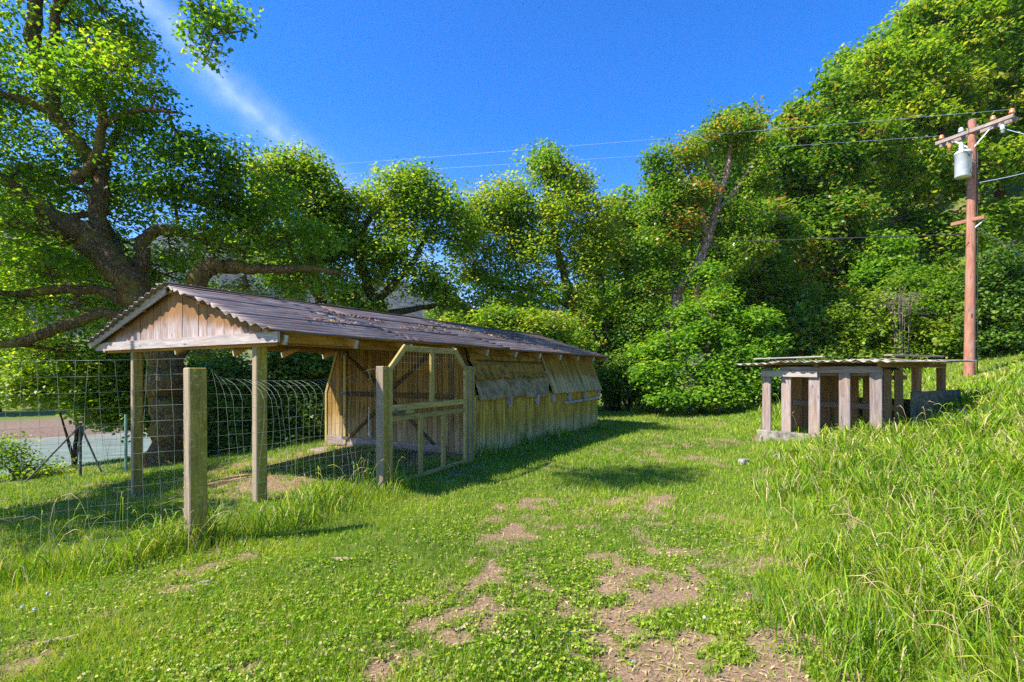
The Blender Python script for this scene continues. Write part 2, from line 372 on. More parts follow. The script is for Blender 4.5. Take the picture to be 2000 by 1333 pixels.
def make_ground():
    N = 330
    u = np.linspace(-1, 1, N)
    gx = np.sign(u) * (np.abs(u) * 7 + np.abs(u) ** 5 * 60 + np.abs(u) ** 14 * 860)
    w = np.linspace(-0.62, 1, N)
    gy = np.sign(w) * (np.abs(w) * 13 + np.abs(w) ** 4 * 60 + np.abs(w) ** 14 * 860)
    X, Y = np.meshgrid(gx, gy); Z = gz(X, Y)
    V = np.stack([X, Y, Z], -1).reshape(-1, 3)
    i = np.arange(N * N).reshape(N, N)
    Fc = np.stack([i[:-1, :-1], i[:-1, 1:], i[1:, 1:], i[1:, :-1]], -1).reshape(-1, 4)
    q = -0.66 * X + 0.75 * Y
    grav = sstep(q, 22, 25) * (1 - sstep(q, 46.5, 48.5))
    return fast_mesh('ground', V, Fc, True, {'dirt': dirt(X, Y).ravel(), 'gravel': grav.ravel()})
def ground_mat():
    t = NT('ground_soil_and_turf'); co = t.node('ShaderNodeTexCoord').outputs['Object']
    d = t.node('ShaderNodeAttribute', {'attribute_name': 'dirt'}).outputs['Fac']
    gr = t.node('ShaderNodeAttribute', {'attribute_name': 'gravel'}).outputs['Fac']
    a = t.noise(co, 1.3, 5); b = t.noise(co, 45, 6, 0.75); c = t.noise(co, 11, 5, 0.65)
    soil = t.ramp(b, [(0.34, (0.085, 0.05, 0.03)), (0.5, (0.23, 0.145, 0.09)), (0.64, (0.40, 0.28, 0.19))])
    soil = t.mix(t.math('MULTIPLY', c, 0.5), soil, (0.34, 0.22, 0.14))
    turf = t.ramp(b, [(0.3, (0.06, 0.085, 0.015)), (0.55, (0.12, 0.165, 0.025)), (0.75, (0.22, 0.20, 0.07))])
    turf = t.mix(t.math('MULTIPLY', a, 0.45), turf, (0.14, 0.20, 0.02))
    k = t.mix(d, turf, soil)
    gv = t.ramp(t.noise(co, 6, 6, 0.8), [(0.3, (0.13, 0.085, 0.06)), (0.7, (0.27, 0.195, 0.145))])
    k = t.mix(gr, k, gv)
    return t.done(t.bsdf(k, 0.95, 0, t.bump(t.math('ADD', b, t.math('MULTIPLY', c, 2.0)), 0.6, 0.025), 0.1))
M['ground'] = ground_mat()
tag(link('ground', make_ground(), M['ground']), 'uneven mown ground with bare soil tracks, rising to the right', None, None, 'structure')

def make_river():
    n = Vector((-0.66, 0.75, 0)); d = Vector((0.75, 0.66, 0))
    vs = [n * q + d * s for q in (22.0, 44.5) for s in (-160, 160)]
    me = fast_mesh('river', [(v.x, v.y, -2.25) for v in vs], [[0, 1, 3, 2]])
    t = NT('river_water'); co = t.node('ShaderNodeTexCoord').outputs['Object']
    mp = t.node('ShaderNodeMapping'); t.l.new(co, mp.inputs['Vector']); mp.inputs['Rotation'].default_value = (0, 0, -0.72); mp.inputs['Scale'].default_value = (0.35, 1.6, 1)
    a = t.noise(mp.outputs[0], 1.2, 6, 0.65)
    c = t.ramp(a, [(0.35, (0.17, 0.25, 0.20)), (0.65, (0.33, 0.40, 0.34))])
    o = link('river', me, t.done(t.bsdf(c, 0.12, 0, t.bump(a, 0.25, 0.08), 0.5)))
    tag(o, 'pale green river beyond the left fence', None, None, 'structure')
make_river()

def make_mountain():
    n, m = 150, 26
    th = np.linspace(math.radians(-75), math.radians(60), n)
    r = np.linspace(0, 1, m)
    T, Rr = np.meshgrid(th, r)
    D = 420 + Rr * 420
    X = np.sin(T) * D; Y = np.cos(T) * D
    peak = 150 + 110 * (fbm(T * 3.2 + 5, T * 0 + 2, 61) - 0.5) * 2 - 70 * sstep(T, -0.35, 0.15)
    Z = -12 + peak * np.sin(np.clip(Rr * 1.25, 0, 1) * math.pi / 2) + 34 * (fbm(X * 0.012, Y * 0.012, 71) - 0.5) * Rr + 10 * (fbm(X * 0.08, Y * 0.08, 77) - 0.5)
    V = np.stack([X, Y, Z], -1).reshape(-1, 3); i = np.arange(n * m).reshape(m, n)
    Fc = np.stack([i[:-1, :-1], i[:-1, 1:], i[1:, 1:], i[1:, :-1]], -1).reshape(-1, 4)
    o = link('mountain', fast_mesh('mountain', V, Fc, True), simple('wooded_slope', (0.018, 0.03, 0.02), 1.0, 0, 0.16, 0.6, 1.0, (0.055, 0.065, 0.05)))
    tag(o, 'far wooded mountain seen through the oaks', None, None, 'structure')
make_mountain()

def make_haze():
    me = box_mesh_raw((-930, -60, -14), (930, 945, 262)); t = NT('thin_valley_air')
    v = t.node('ShaderNodeVolumePrincipled', None, Color=(0.72, 0.78, 1.0, 1), Density=0.00016, Anisotropy=0.2)
    t.l.new(v.outputs[0], t.out.inputs['Volume'])
    tag(link('haze', me, t.m), 'thin bluish haze over the far mountain', 'haze', None, 'stuff')
def box_mesh_raw(a, b):
    V = [(x, y, z) for x in (a[0], b[0]) for y in (a[1], b[1]) for z in (a[2], b[2])]
    return fast_mesh('haze', V, [[0, 1, 3, 2], [4, 6, 7, 5], [0, 4, 5, 1], [2, 3, 7, 6], [0, 2, 6, 4], [1, 5, 7, 3]])
make_haze()

# ------------------------------------------------------------------ solid helpers
_cache = {}
def box_mesh(l, w, h, mat, bev=0.0):
    k = (round(l, 3), round(w, 3), round(h, 3), mat.name, round(bev, 4))
    if k in _cache: return _cache[k]
    bm = bmesh.new(); bmesh.ops.create_cube(bm, size=1)
    for v in bm.verts: v.co = Vector((v.co.x * l, v.co.y * w, v.co.z * h))
    if bev > 0: bmesh.ops.bevel(bm, geom=list(bm.edges), offset=bev, segments=1, affect='EDGES')
    me = bpy.data.meshes.new('board'); bm.to_mesh(me); bm.free(); me.materials.append(mat)
    _cache[k] = me; return me
def frame(p0, p1, wdir):
    p0 = Vector(p0); p1 = Vector(p1); x = (p1 - p0).normalized(); w = Vector(wdir)
    y = (w - x * w.dot(x)).normalized(); z = x.cross(y)
    m = Matrix((x, y, z)).transposed().to_4x4(); m.translation = (p0 + p1) / 2
    return m, (p1 - p0).length
def board(name, p0, p1, width, thick, wdir, mat, parent=None, bev=None):
    """timber from p0 to p1 (centre line); width along wdir"""
    m, l = frame(p0, p1, wdir)
    if bev is None: bev = min(0.006, thick * 0.2)
    return link(name, box_mesh(l, width, thick, mat, bev), None, parent, m)
def poly_board(name, pts, origin, xdir, ydir, thick, mat, parent):
    """flat board with an outline: pts in (x along grain, y) about origin, thickness centred"""
    x = Vector(xdir).normalized(); y = Vector(ydir).normalized(); z = x.cross(y)
    m = Matrix((x, y, z)).transposed().to_4x4(); m.translation = Vector(origin)
    n = len(pts); V = [(a, b, -thick / 2) for a, b in pts] + [(a, b, thick / 2) for a, b in pts]
    bm = bmesh.new(); vv = [bm.verts.new(v) for v in V]
    bm.faces.new(list(reversed(vv[:n]))); bm.faces.new(vv[n:])
    for i in range(n): bm.faces.new((vv[i], vv[(i + 1) % n], vv[n + (i + 1) % n], vv[n + i]))
    bmesh.ops.recalc_face_normals(bm, faces=list(bm.faces))
    me = bpy.data.meshes.new('board'); bm.to_mesh(me); bm.free()
    return link(name, me, mat, parent, m)

def tube_arrays(pts, rad, sides, closed_end=True, twist=0.0):
    P = np.asarray(pts, float); n = len(P); rad = np.broadcast_to(np.asarray(rad, float), (n,))
    T = np.gradient(P, axis=0); T /= np.linalg.norm(T, axis=1)[:, None] + 1e-9
    up = np.array([0.0, 0.0, 1.0]) if abs(T[0][2]) < 0.9 else np.array([1.0, 0.0, 0.0])
    A = np.zeros_like(P); a = np.cross(T[0], up); a /= np.linalg.norm(a); A[0] = a
    for i in range(1, n):
        a = a - T[i] * a.dot(T[i]); a /= np.linalg.norm(a) + 1e-9; A[i] = a
    B = np.cross(T, A)
    th = np.linspace(0, 2 * math.pi, sides, endpoint=False)
    V = P[:, None, :] + rad[:, None, None] * (np.cos(th)[None, :, None] * A[:, None, :] + np.sin(th)[None, :, None] * B[:, None, :])
    V = V.reshape(-1, 3)
    i = np.arange(n * sides).reshape(n, sides); j = np.roll(i, -1, axis=1)
    Fc = np.stack([i[:-1], j[:-1], j[1:], i[1:]], -1).reshape(-1, 4)
    return V, Fc
class Tubes:
    def __init__(s): s.V = []; s.F = []; s.n = 0
    def add(s, pts, rad, sides=6):
        v, f = tube_arrays(pts, rad, sides); s.V.append(v); s.F.append(f + s.n); s.n += len(v)
    def mesh(s, name, smooth=True): return fast_mesh(name, np.concatenate(s.V), np.concatenate(s.F), smooth)
def lathe(name, prof, sides, mat, parent=None, mw=None):
    V = []; Fc = []
    for r, z in prof:
        for k in range(sides):
            a = 2 * math.pi * k / sides; V.append((r * math.cos(a), r * math.sin(a), z))
    for i in range(len(prof) - 1):
        for k in range(sides):
            b = (k + 1) % sides; Fc.append((i * sides + k, i * sides + b, (i + 1) * sides + b, (i + 1) * sides + k))
    return link(name, fast_mesh(name, V, Fc, True), mat, parent, mw)
def corrugated(L, W, pitch, amp, mat, seed, ragged=0.0, nseg=8):
    """sheet: X along the flutes, Y across them, bent a little"""
    rr = np.random.default_rng(seed); ny = int(W / pitch * 6) + 1
    x = np.linspace(-L / 2, L / 2, nseg + 1); y = np.linspace(0, W, ny)
    X, Y = np.meshgrid(x, y)
    Z = amp * np.sin(Y / pitch * 2 * math.pi)
    Z = Z + 0.022 * (fbm(X * 1.3 + seed, Y * 2.2, seed) - 0.5)
    if ragged > 0:
        e = np.exp(-(X + L / 2) / 0.18); X = X - ragged * e * (fbm(Y * 4, Y * 0 + seed, seed, 2) - 0.5); Z = Z + 0.05 * ragged * 6 * e * (fbm(Y * 5 + 3, Y * 0, seed + 1, 2) - 0.35)
    V = np.stack([X, Y, Z], -1).reshape(-1, 3); i = np.arange(V.shape[0]).reshape(ny, nseg + 1)
    Fc = np.stack([i[:-1, :-1], i[:-1, 1:], i[1:, 1:], i[1:, :-1]], -1).reshape(-1, 4)
    n = len(V); V2 = V - np.array([0, 0, 0.006])                      # the sheet has thickness
    rim = np.concatenate([i[0, :], i[1:, -1], i[-1, -2::-1], i[-2:0:-1, 0]]); r2 = np.roll(rim, -1)
    Fr = np.stack([rim, rim + n, r2 + n, r2], -1)
    me = fast_mesh('sheet', np.concatenate([V, V2]), np.concatenate([Fc, Fc[:, ::-1] + n, Fr]), True); me.materials.append(mat)
    return me

# ------------------------------------------------------------------ chicken coop with its long roof
coop = tag(empty('chicken_coop', CO, math.atan2(CU.y, CU.x)), 'long weathered wooden chicken coop under a low corrugated gable roof', 'chicken coop')
ZE, SL = 2.07, 0.295            # eave height, slope
TR, TW, SLEN = 2.40, 4.80, 11.2
SB = 4.44                       # where the closed body begins
SE = 10.85
def zr(t): return ZE + SL * (TR - abs(t - TR)) 
X3, Y3, Z3 = (1, 0, 0), (0, 1, 0), (0, 0, 1)
def ground_local(s, t):
    p = CO + CU * s + CV * t; return g1(p.x, p.y)

ang = math.atan(SL)
for side in (0, 1):
    for c, (t0, wid) in enumerate(((0.0, 0.90), (0.82, 0.90), (1.64, 0.86))):
        joints = [-0.10, 2.55, 5.4, 8.3, SLEN + 0.08] if c != 1 else [-0.10, 1.9, 4.7, 7.6, SLEN + 0.05]
        for k in range(4):
            a, b = joints[k] + rnd.uniform(-0.02, 0.02) - (0.10 if k else 0), joints[k + 1]
            me = corrugated(b - a, wid / math.cos(ang), 0.18, 0.022, M['roof'], 100 * side + 10 * c + k, 0.12 if k == 0 else 0.04, 10)
            lift = 0.035 + 0.014 * c + 0.008 * (k % 2)
            if side == 0:
                m = Matrix.Translation(((a + b) / 2, t0, ZE + SL * t0 + lift)) @ Matrix.Rotation(ang + rnd.uniform(-0.006, 0.006), 4, 'X')
            else:
                m = Matrix.Translation(((a + b) / 2, TW - t0, ZE + SL * t0 + lift)) @ Matrix.Rotation(math.pi, 4, 'Z') @ Matrix.Rotation(ang, 4, 'X')
            link('roof_sheet', me, None, coop, m)
poly_board('ridge_cap', [(-0.05, -0.16), (SLEN + 0.1, -0.16), (SLEN + 0.1, 0), (-0.05, 0)], (0, TR, zr(TR) + 0.092), X3, (0, math.cos(ang), math.sin(ang)), 0.006, M['roof'], coop)
poly_board('ridge_cap', [(-0.05, 0), (SLEN + 0.1, 0), (SLEN + 0.1, 0.16), (-0.05, 0.16)], (0, TR, zr(TR) + 0.092), X3, (0, math.cos(ang), -math.sin(ang)), 0.006, M['roof'], coop)
RS = [0.17 + 1.105 * k for k in range(11)]
for s in RS:                                                          # rafter pairs with grey sawn tails
    for sg in (-1, 1):
        te = TR + sg * (TR - 0.05)
        board('rafter', (s, te, zr(te) - 0.075), (s, TR + sg * 0.02, zr(TR) - 0.075), 0.045, 0.12, X3, M['rafter'], coop)
        tt = TR + sg * (TR - 0.0485)
        board('rafter_tail', (s, tt + sg * 0.03, zr(tt) - 0.084), (s, tt + sg * 0.001, zr(tt) - 0.075), 0.047, 0.122, X3, M['stub'], coop)
for sg in (-1, 1):
    for d in (0.16, 0.9, 1.6, 2.3):
        t = TR + sg * (TR - d)
        board('purlin', (-0.02, t, zr(t) - 0.005), (SLEN, t, zr(t) - 0.005), 0.08, 0.035, Y3, M['rafter'], coop)
# open porch: posts, headers
for (s, t) in ((0.22, 0.62), (0.22, 3.80)):
    zb = ground_local(s, t)
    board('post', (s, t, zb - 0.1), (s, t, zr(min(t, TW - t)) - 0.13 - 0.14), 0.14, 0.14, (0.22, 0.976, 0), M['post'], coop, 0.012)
for t in (0.62, 3.80):
    board('header_beam', (0.21, t, zr(t) - 0.205), (SB + 0.1, t, zr(t) - 0.205), 0.14, 0.09, Z3, M['rafter'], coop)
board('eave_board', (0.2, 0.30, zr(0.30) - 0.11), (1.27, 0.30, zr(0.30) - 0.11), 0.12, 0.03, Z3, M['rafter'], coop)
board('tie_beam', (0.16, 0.20, 1.985), (0.16, 4.60, 1.985), 0.10, 0.05, Z3, M['rafter'], coop)
# gable cladding, board by board
tt = 0.10; rr = random.Random(3)
while tt < 4.72:
    w = rr.uniform(0.17, 0.22) if 0.9 < tt < 4.0 else rr.uniform(0.12, 0.17)
    a, b = tt, min(tt + w - 0.008, 4.74)
    pts = [(2.0, a), (2.0, b), (zr(b) - 0.012, b)]
    if a < TR < b: pts.append((zr(TR) - 0.012, TR))
    pts.append((zr(a) - 0.012, a))
    mid = (2.0 + zr((a + b) / 2)) / 2
    if zr(min(max((a + b) / 2, 0.05), 4.75)) > 2.03:
        poly_board('gable_board', [(p - mid, q - (a + b) / 2) for p, q in pts], (0.085 + rr.uniform(-0.004, 0.004), (a + b) / 2, mid), Z3, Y3, 0.022, M['gable'], coop)
    tt += w
poly_board('gable_rail', [(-2.38, -0.065), (2.38, -0.065), (2.38, 0.03), (2.05, 0.062), (-2.38, 0.062)], (0.052, TW / 2 - 0.02, 2.035), Y3, Z3, 0.035, M['gable_hi'], coop)
board('rake_board', (-0.015, 4.83, zr(4.80) + 0.005), (-0.015, TR + 0.02, zr(TR) + 0.015), 0.15, 0.03, Z3, M['gable_hi'], coop)
# closed body
TA, TB = 0.20, 4.45             # lower wall planes
ZK = 1.14                       # knee where the sides start to lean in
TIN = 0.42
ZT = zr(TA + TIN) - 0.05
for side in (0, 1):
    n = 60; w = (SE - SB) / n; t = TA if side == 0 else TB
    for k in range(n if side == 0 else 0):
        s = SB + (k + 0.5) * w
        board('wall_plank', (s, t + rr.uniform(-0.003, 0.003), 0.06), (s, t, ZK), w - 0.015, 0.022, X3, M['wall'], coop, 0.004)
poly_board('wall_panel', [(0.06, SB), (0.06, SE), (ZK, SE), (ZK, SB)], (0, TB, 0), Z3, X3, 0.03, M['wall'], coop)
board('sole_plate', (SB - 0.02, TA + 0.005, 0.03), (SE + 0.02, TA + 0.005, 0.03), 0.075, 0.075, Z3, M['wall'], coop)
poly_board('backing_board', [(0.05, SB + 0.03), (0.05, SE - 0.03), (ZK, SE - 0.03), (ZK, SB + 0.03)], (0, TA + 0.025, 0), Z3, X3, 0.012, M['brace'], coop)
board('wall_plate', (SB, TA + 0.02, ZK + 0.01), (SE, TA + 0.02, ZK + 0.01), 0.05, 0.07, Z3, M['wall'], coop)
# leaning upper flap on the far half (battens), felt over the opening on the near half
SF = 7.62
lo = Vector((0, TA - 0.14, ZK - 0.03)); hi = Vector((0, TA + 0.30, ZT + 0.04)); fd = (hi - lo).normalized(); fn = Vector((1, 0, 0)).cross(fd)
n = 34; w = (SE + 0.03 - SF) / n
for k in range(n):
    s = SF + (k + 0.5) * w; jit = rr.uniform(-0.02, 0.012)
    p0 = lo + Vector((s, 0, 0)) + fd * jit; p1 = hi + Vector((s, 0, 0)); off = fd.cross(Vector((1, 0, 0))) * rr.uniform(-0.004, 0.004)
    board('flap_slat', p0 + off, p1 + off, w - 0.010, 0.02, X3, M['flap'], coop, 0.004)
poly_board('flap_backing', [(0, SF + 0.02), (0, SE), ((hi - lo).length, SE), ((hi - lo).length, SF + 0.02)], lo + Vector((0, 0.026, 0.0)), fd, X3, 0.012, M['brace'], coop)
board('flap_edge', lo + Vector((SF - 0.02, -0.005, 0)), hi + Vector((SF - 0.02, 0, 0)), 0.06, 0.05, X3, M['gate'], coop)
for s in (SB + 0.05, 5.6, 6.7, SF - 0.1, 8.7, 9.8, SE - 0.05):
    board('stud', (s, TA + 0.06, ZK), (s, TA + TIN, ZT), 0.045, 0.09, X3, M['front'], coop)
for s in (5.62, 6.86, 7.72, 8.68, 9.72, 10.8):
    p = Vector((s, TA - 0.05, 0))
    poly_board('flap_bracket', [(0.0, -0.05), (0.0, 0.06), (-0.10, 0.06), (-0.20, 0.02), (-0.22, -0.03)], (s, TA - 0.06, ZK - 0.03), Z3, Y3, 0.055, M['stub'], coop)
board('perch_rail', (8.35, TA - 0.075, 0.845), (10.72, TA - 0.075, 0.875), 0.06, 0.05, Z3, M['stub'], coop)
board('rail_clip', (9.55, TA - 0.105, 0.80), (9.55, TA - 0.105, 0.93), 0.04, 0.012, X3, M['steel'], coop)

def cloth(name, s0, s1, z0f, z1f, tf, mat, ns, nz_):
    S, K = np.meshgrid(np.linspace(0, 1, ns), np.linspace(0, 1, nz_)); s = s0 + (s1 - s0) * S
    zz = z0f(S) + (z1f(S) - z0f(S)) * K; t = tf(s, zz)
    V = np.stack([s, t, zz], -1).reshape(-1, 3); i = np.arange(ns * nz_).reshape(nz_, ns)
    Fc = np.stack([i[:-1, :-1], i[:-1, 1:], i[1:, 1:], i[1:, :-1]], -1).reshape(-1, 4)
    o = link(name, fast_mesh(name, V, Fc, True), mat, coop)
    sd = o.modifiers.new('thick', 'SOLIDIFY'); sd.thickness = 0.006
    return o
def lean_t(z): return TA - 0.02 + TIN * np.clip((z - ZK) / (ZT - ZK), 0, 1.1)
cloth('felt_cover', SB + 0.03, SF - 0.03, lambda S: ZK - 0.06 + 0.30 * sstep(S, 0.93, 1.0) - 0.03 * sstep(S, 0.5, 0.92) + 0.05 * (fbm(S * 7, S * 0, 12) - 0.5), lambda S: 0 * S + 1.66,
      lambda s, z: lean_t(z) - 0.02 - 0.07 * fbm(s * 3.2, z * 1.2, 5) - 0.05 * sstep(s, SF - 0.8, SF - 0.3) + 0.03 * np.sin(s * 9 + z * 3) * sstep(s, SF - 0.9, SF), M['tarp_lo'], 90, 26)
cloth('burlap_cover', SB + 0.03, SF - 0.10, lambda S: 1.42 + 0.13 * fbm(S * 9, S * 0, 8) + 0.05 * vnoise(S * 40, S * 0, 3), lambda S: 0 * S + ZT + 0.02,
      lambda s, z: lean_t(z) - 0.085 - 0.05 * fbm(s * 1.7, z * 3, 6) + 0.015 * np.sin(z * 30 + 4 * fbm(s, z, 2)), M['tarp_hi'], 90, 26)
board('cover_batten', (SB, TA + 0.17, 1.86), (SF - 0.1, TA + 0.15, 1.86), 0.03, 0.02, Z3, M['brace'], coop)

# front wall of the body, facing the porch: vertical boards cut to the wagon outline
def top_at(t):
    if t < TA + TIN: return ZK + (ZT - ZK) * (t - TA) / TIN
    if t > TB - TIN: return ZK + (ZT - ZK) * (TB - t) / TIN
    return zr(t) - 0.02
t = TA
while t < TB - 0.02:
    w = rr.uniform(0.11, 0.15); a, b = t, min(t + w - 0.010, TB)
    pts = [(-0.02, a), (-0.02, b), (top_at(b), b), (top_at(a), a)]
    poly_board('front_plank', [(p - 1.1, q - (a + b) / 2) for p, q in pts], (SB - 0.012 + rr.uniform(-0.004, 0.004), (a + b) / 2, 1.1), Z3, Y3, 0.022, M['front'], coop)
    t += w
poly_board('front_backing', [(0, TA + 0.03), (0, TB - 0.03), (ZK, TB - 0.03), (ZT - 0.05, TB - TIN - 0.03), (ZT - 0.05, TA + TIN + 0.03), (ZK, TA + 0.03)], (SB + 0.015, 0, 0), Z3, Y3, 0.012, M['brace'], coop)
poly_board('end_wall', [(0, TA), (0, TB), (ZK, TB), (ZT, TB - TIN), (zr(TR) - 0.1, TR), (ZT, TA + TIN), (ZK, TA)], (SE - 0.02, 0, 0), Z3, Y3, 0.03, M['wall'], coop)
poly_board('side_slope', [(0, SB), (0, SE), (0.95, SE), (0.95, SB)], (0, TB, ZK), (0, -TIN, ZT - ZK), X3, 0.02, M['wall'], coop)
board('corner_trim', (SB - 0.035, TB - 0.01, 0.0), (SB - 0.035, TB - 0.01, ZK), 0.07, 0.03, Y3, M['gate'], coop)
board('corner_trim', (SB - 0.035, TB - 0.0, ZK), (SB - 0.035, TB - TIN, ZT), 0.07, 0.03, Y3, M['gate'], coop)
board('corner_trim', (SB - 0.035, TA + 0.02, -0.02), (SB - 0.035, TA + 0.02, ZK), 0.08, 0.03, Y3, M['gate'], coop)
sb = SB - 0.04
board('door_post', (sb - 0.015, 3.78, 0.0), (sb - 0.015, 3.78, 2.05), 0.08, 0.05, Y3, M['gate'], coop)
board('door_brace', (sb, 3.72, 1.98), (sb, 2.55, 1.22), 0.07, 0.03, Z3, M['brace'], coop)
board('door_rail', (sb - 0.003, 3.70, 1.14), (sb - 0.003, 0.75, 1.14), 0.11, 0.03, Z3, M['brace'], coop)
board('door_brace', (sb, 2.45, 1.22), (sb, 1.25, 2.05), 0.08, 0.03, Z3, M['brace'], coop)
board('door_brace', (sb, 3.68, 0.12), (sb, 2.50, 1.05), 0.07, 0.03, Z3, M['brace'], coop)
board('door_brace', (sb, 2.4, 1.05), (sb, 1.2, 0.15), 0.07, 0.03, Z3, M['brace'], coop)
board('skirt_board', (sb + 0.002, TB - 0.05, 0.06), (sb + 0.002, 0.9, 0.06), 0.20, 0.025, Z3, M['grey'], coop)
for (t, z) in ((3.78, 2.04), (3.80, 1.14), (3.76, 0.14)):
    board('hinge', (sb - 0.045, t + 0.10, z), (sb - 0.045, t - 0.10, z), 0.07, 0.012, Z3, M['steel'], coop)
# doorstep bench
board('step', (SB - 0.30, TB - 0.02, -0.13), (SB - 0.30, 2.3, -0.13), 0.42, 0.045, X3, M['grey'], coop)
for t in (TB - 0.2, 2.5):
    p = CO + CU * (SB - 0.3) + CV * t
    board('step_leg', (SB - 0.3, t, g1(p.x, p.y) - 0.05), (SB - 0.3, t, -0.155), 0.09, 0.09, Y3, M['brown'], coop)
tb = Tubes(); tb.add([(sb - 0.05, 2.98, 0.86), (sb - 0.06, 2.98, 0.6), (sb - 0.05, 2.98, 0.30)], 0.011, 6); tb.add([(sb - 0.05, 2.98, 0.31), (sb - 0.05, 2.98, 0.25)], 0.028, 8)
link('pull_cord', tb.mesh('pull_cord'), M['rope'], coop)
# joists under the floor keep the body off the turf
for s in np.linspace(SB + 0.3, SE - 0.3, 5):
    for t in (TA + 0.35, TB - 0.35):
        zb = ground_local(s, t)
        board('pier', (s, t, zb - 0.1), (s, t, 0.0), 0.22, 0.22, X3, M['concrete'], coop)
poly_board('floor', [(SB + 0.04, TA + 0.04), (SE - 0.05, TA + 0.04), (SE - 0.05, TB - 0.04), (SB + 0.04, TB - 0.04)], (0, 0, 0.0), X3, Y3, 0.03, M['brown'], coop)

# ------------------------------------------------------------------ gate and fence posts
gdir = (GATE_R - GATE_L); glen = gdir.length; gdir.normalize()
def post(name, label, p, h, w, cat='post', group='posts of the chicken run', rz=None):
    zb = g1(p.x, p.y)
    e = tag(empty(name, (p.x, p.y, zb), math.atan2(gdir.y, gdir.x) if rz is None else rz), label, cat, group)
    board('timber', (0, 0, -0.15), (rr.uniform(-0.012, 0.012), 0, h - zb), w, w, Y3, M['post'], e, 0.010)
    return e
def staples(e, w, h, mat, n=14):
    tb = Tubes()
    for k in range(n):
        z = 0.15 + (h - 0.2) * k / (n - 1)
        tb.add([(-w / 2 - 0.004, w / 2 + 0.008, z), (-w / 2 - 0.006, w / 2 - 0.012, z + rr.uniform(-.02, .02)), (-w / 2 - 0.003, w / 2 - 0.03, z + rr.uniform(-.02, .02))], 0.0022, 4)
    tag(link('wire_ends', tb.mesh('wire_ends'), mat, e), kind='stuff')
pf = post('fence_post', 'thick square lichened fence post standing alone nearest the viewer', POST_F, 1.655, 0.155, 'post', rz=math.atan2(0.76, 0.65))
staples(pf, 0.155, 1.65, M['wire'], 22)
post('gate_post', 'square gate post on the near side of the arched gate', GATE_L, 1.70, 0.135)
post('gate_post', 'slim gate post on the far hinge side of the arched gate', GATE_R + gdir * 0.05, 1.73, 0.10)
ps = post('fence_post', 'slim stapled post between the gate and the coop wall', GATE_R + gdir * 0.22 + Vector((-0.03, 0.0, 0)), 1.72, 0.085)
staples(ps, 0.085, 1.65, M['steel'], 18)

GZ = max(g1(GATE_L.x, GATE_L.y), g1(GATE_R.x, GATE_R.y))
gate = tag(empty('garden_gate', (GATE_L.x, GATE_L.y, 0), math.atan2(gdir.y, gdir.x)), 'wide wooden gate with clipped upper corners and wire mesh panels', 'gate')
ga, gb = 0.15, glen - 0.06; gh, gk, cx = 1.985, 1.665, 0.33
z0 = 0.06
def gbd(name, p0, p1, w=0.085, th=0.045, y=0.0):
    a = Vector((p0[0], y, p0[1])); b = Vector((p1[0], y, p1[1]))
    d = (b - a).normalized(); wd = Vector((0, 1, 0)).cross(d)
    return board(name, a, b, w, th, wd, M['gate'], gate, 0.006)
gbd('stile', (ga, z0 - 0.06), (ga, gk)); gbd('stile', (gb, z0 - 0.02), (gb, gk))
gbd('corner_rail', (ga - 0.02, gk - 0.02), (ga + cx + 0.02, gh + 0.01), y=-0.003); gbd('corner_rail', (gb - cx - 0.02, gh + 0.01), (gb + 0.02, gk - 0.02), y=-0.003)
gbd('top_rail', (ga + cx - 0.02, gh - 0.02), (gb - cx + 0.02, gh - 0.02), y=0.002)
gbd('middle_rail', (ga + 0.042, 1.115), (gb - 0.042, 1.115), 0.09); gbd('middle_rail', (ga + 0.042, 0.965), (gb - 0.042, 0.965), 0.075)
gbd('bottom_rail', (ga + 0.042, z0 - 0.01), (gb - 0.042, z0 + 0.02), 0.06)
gbd('mullion', (1.17, 1.16), (1.17, gh - 0.06), 0.085); gbd('mullion', (0.87, z0 + 0.02), (0.87, 0.93), 0.085); gbd('mullion', (1.49, z0 + 0.02), (1.49, 0.93), 0.085)
board('latch', (ga + 0.02, -0.04, 1.04), (ga + 0.30, -0.04, 1.045), 0.04, 0.012, Z3, M['steel'], gate)
board('latch_block', (ga + 0.05, 0.0, 1.04), (ga + 0.55, 0.0, 1.04), 0.055, 0.03, Z3, M['gate'], gate)
tb = Tubes()
for k in range(1, 28):
    x = ga + (gb - ga) * k / 28
    zt = min(gh - 0.04, gk + (x - ga) / cx * (gh - gk), gk + (gb - x) / cx * (gh - gk))
    tb.add([(x, 0.028, z0), (x + rr.uniform(-.012, .012), 0.034, 0.9), (x, 0.028, zt)], 0.0013, 3)
for k in range(1, 19):
    z = z0 + k * 0.1
    if z > gh - 0.05: break
    i = 0 if z < gk else (z - gk) / (gh - gk) * cx
    tb.add([(ga + i, 0.031, z), ((ga + gb) / 2, 0.035, z + rr.uniform(-.01, .01)), (gb - i, 0.031, z)], 0.0013, 3)
link('wire_mesh', tb.mesh('wire_mesh', False), M['wire'], gate)

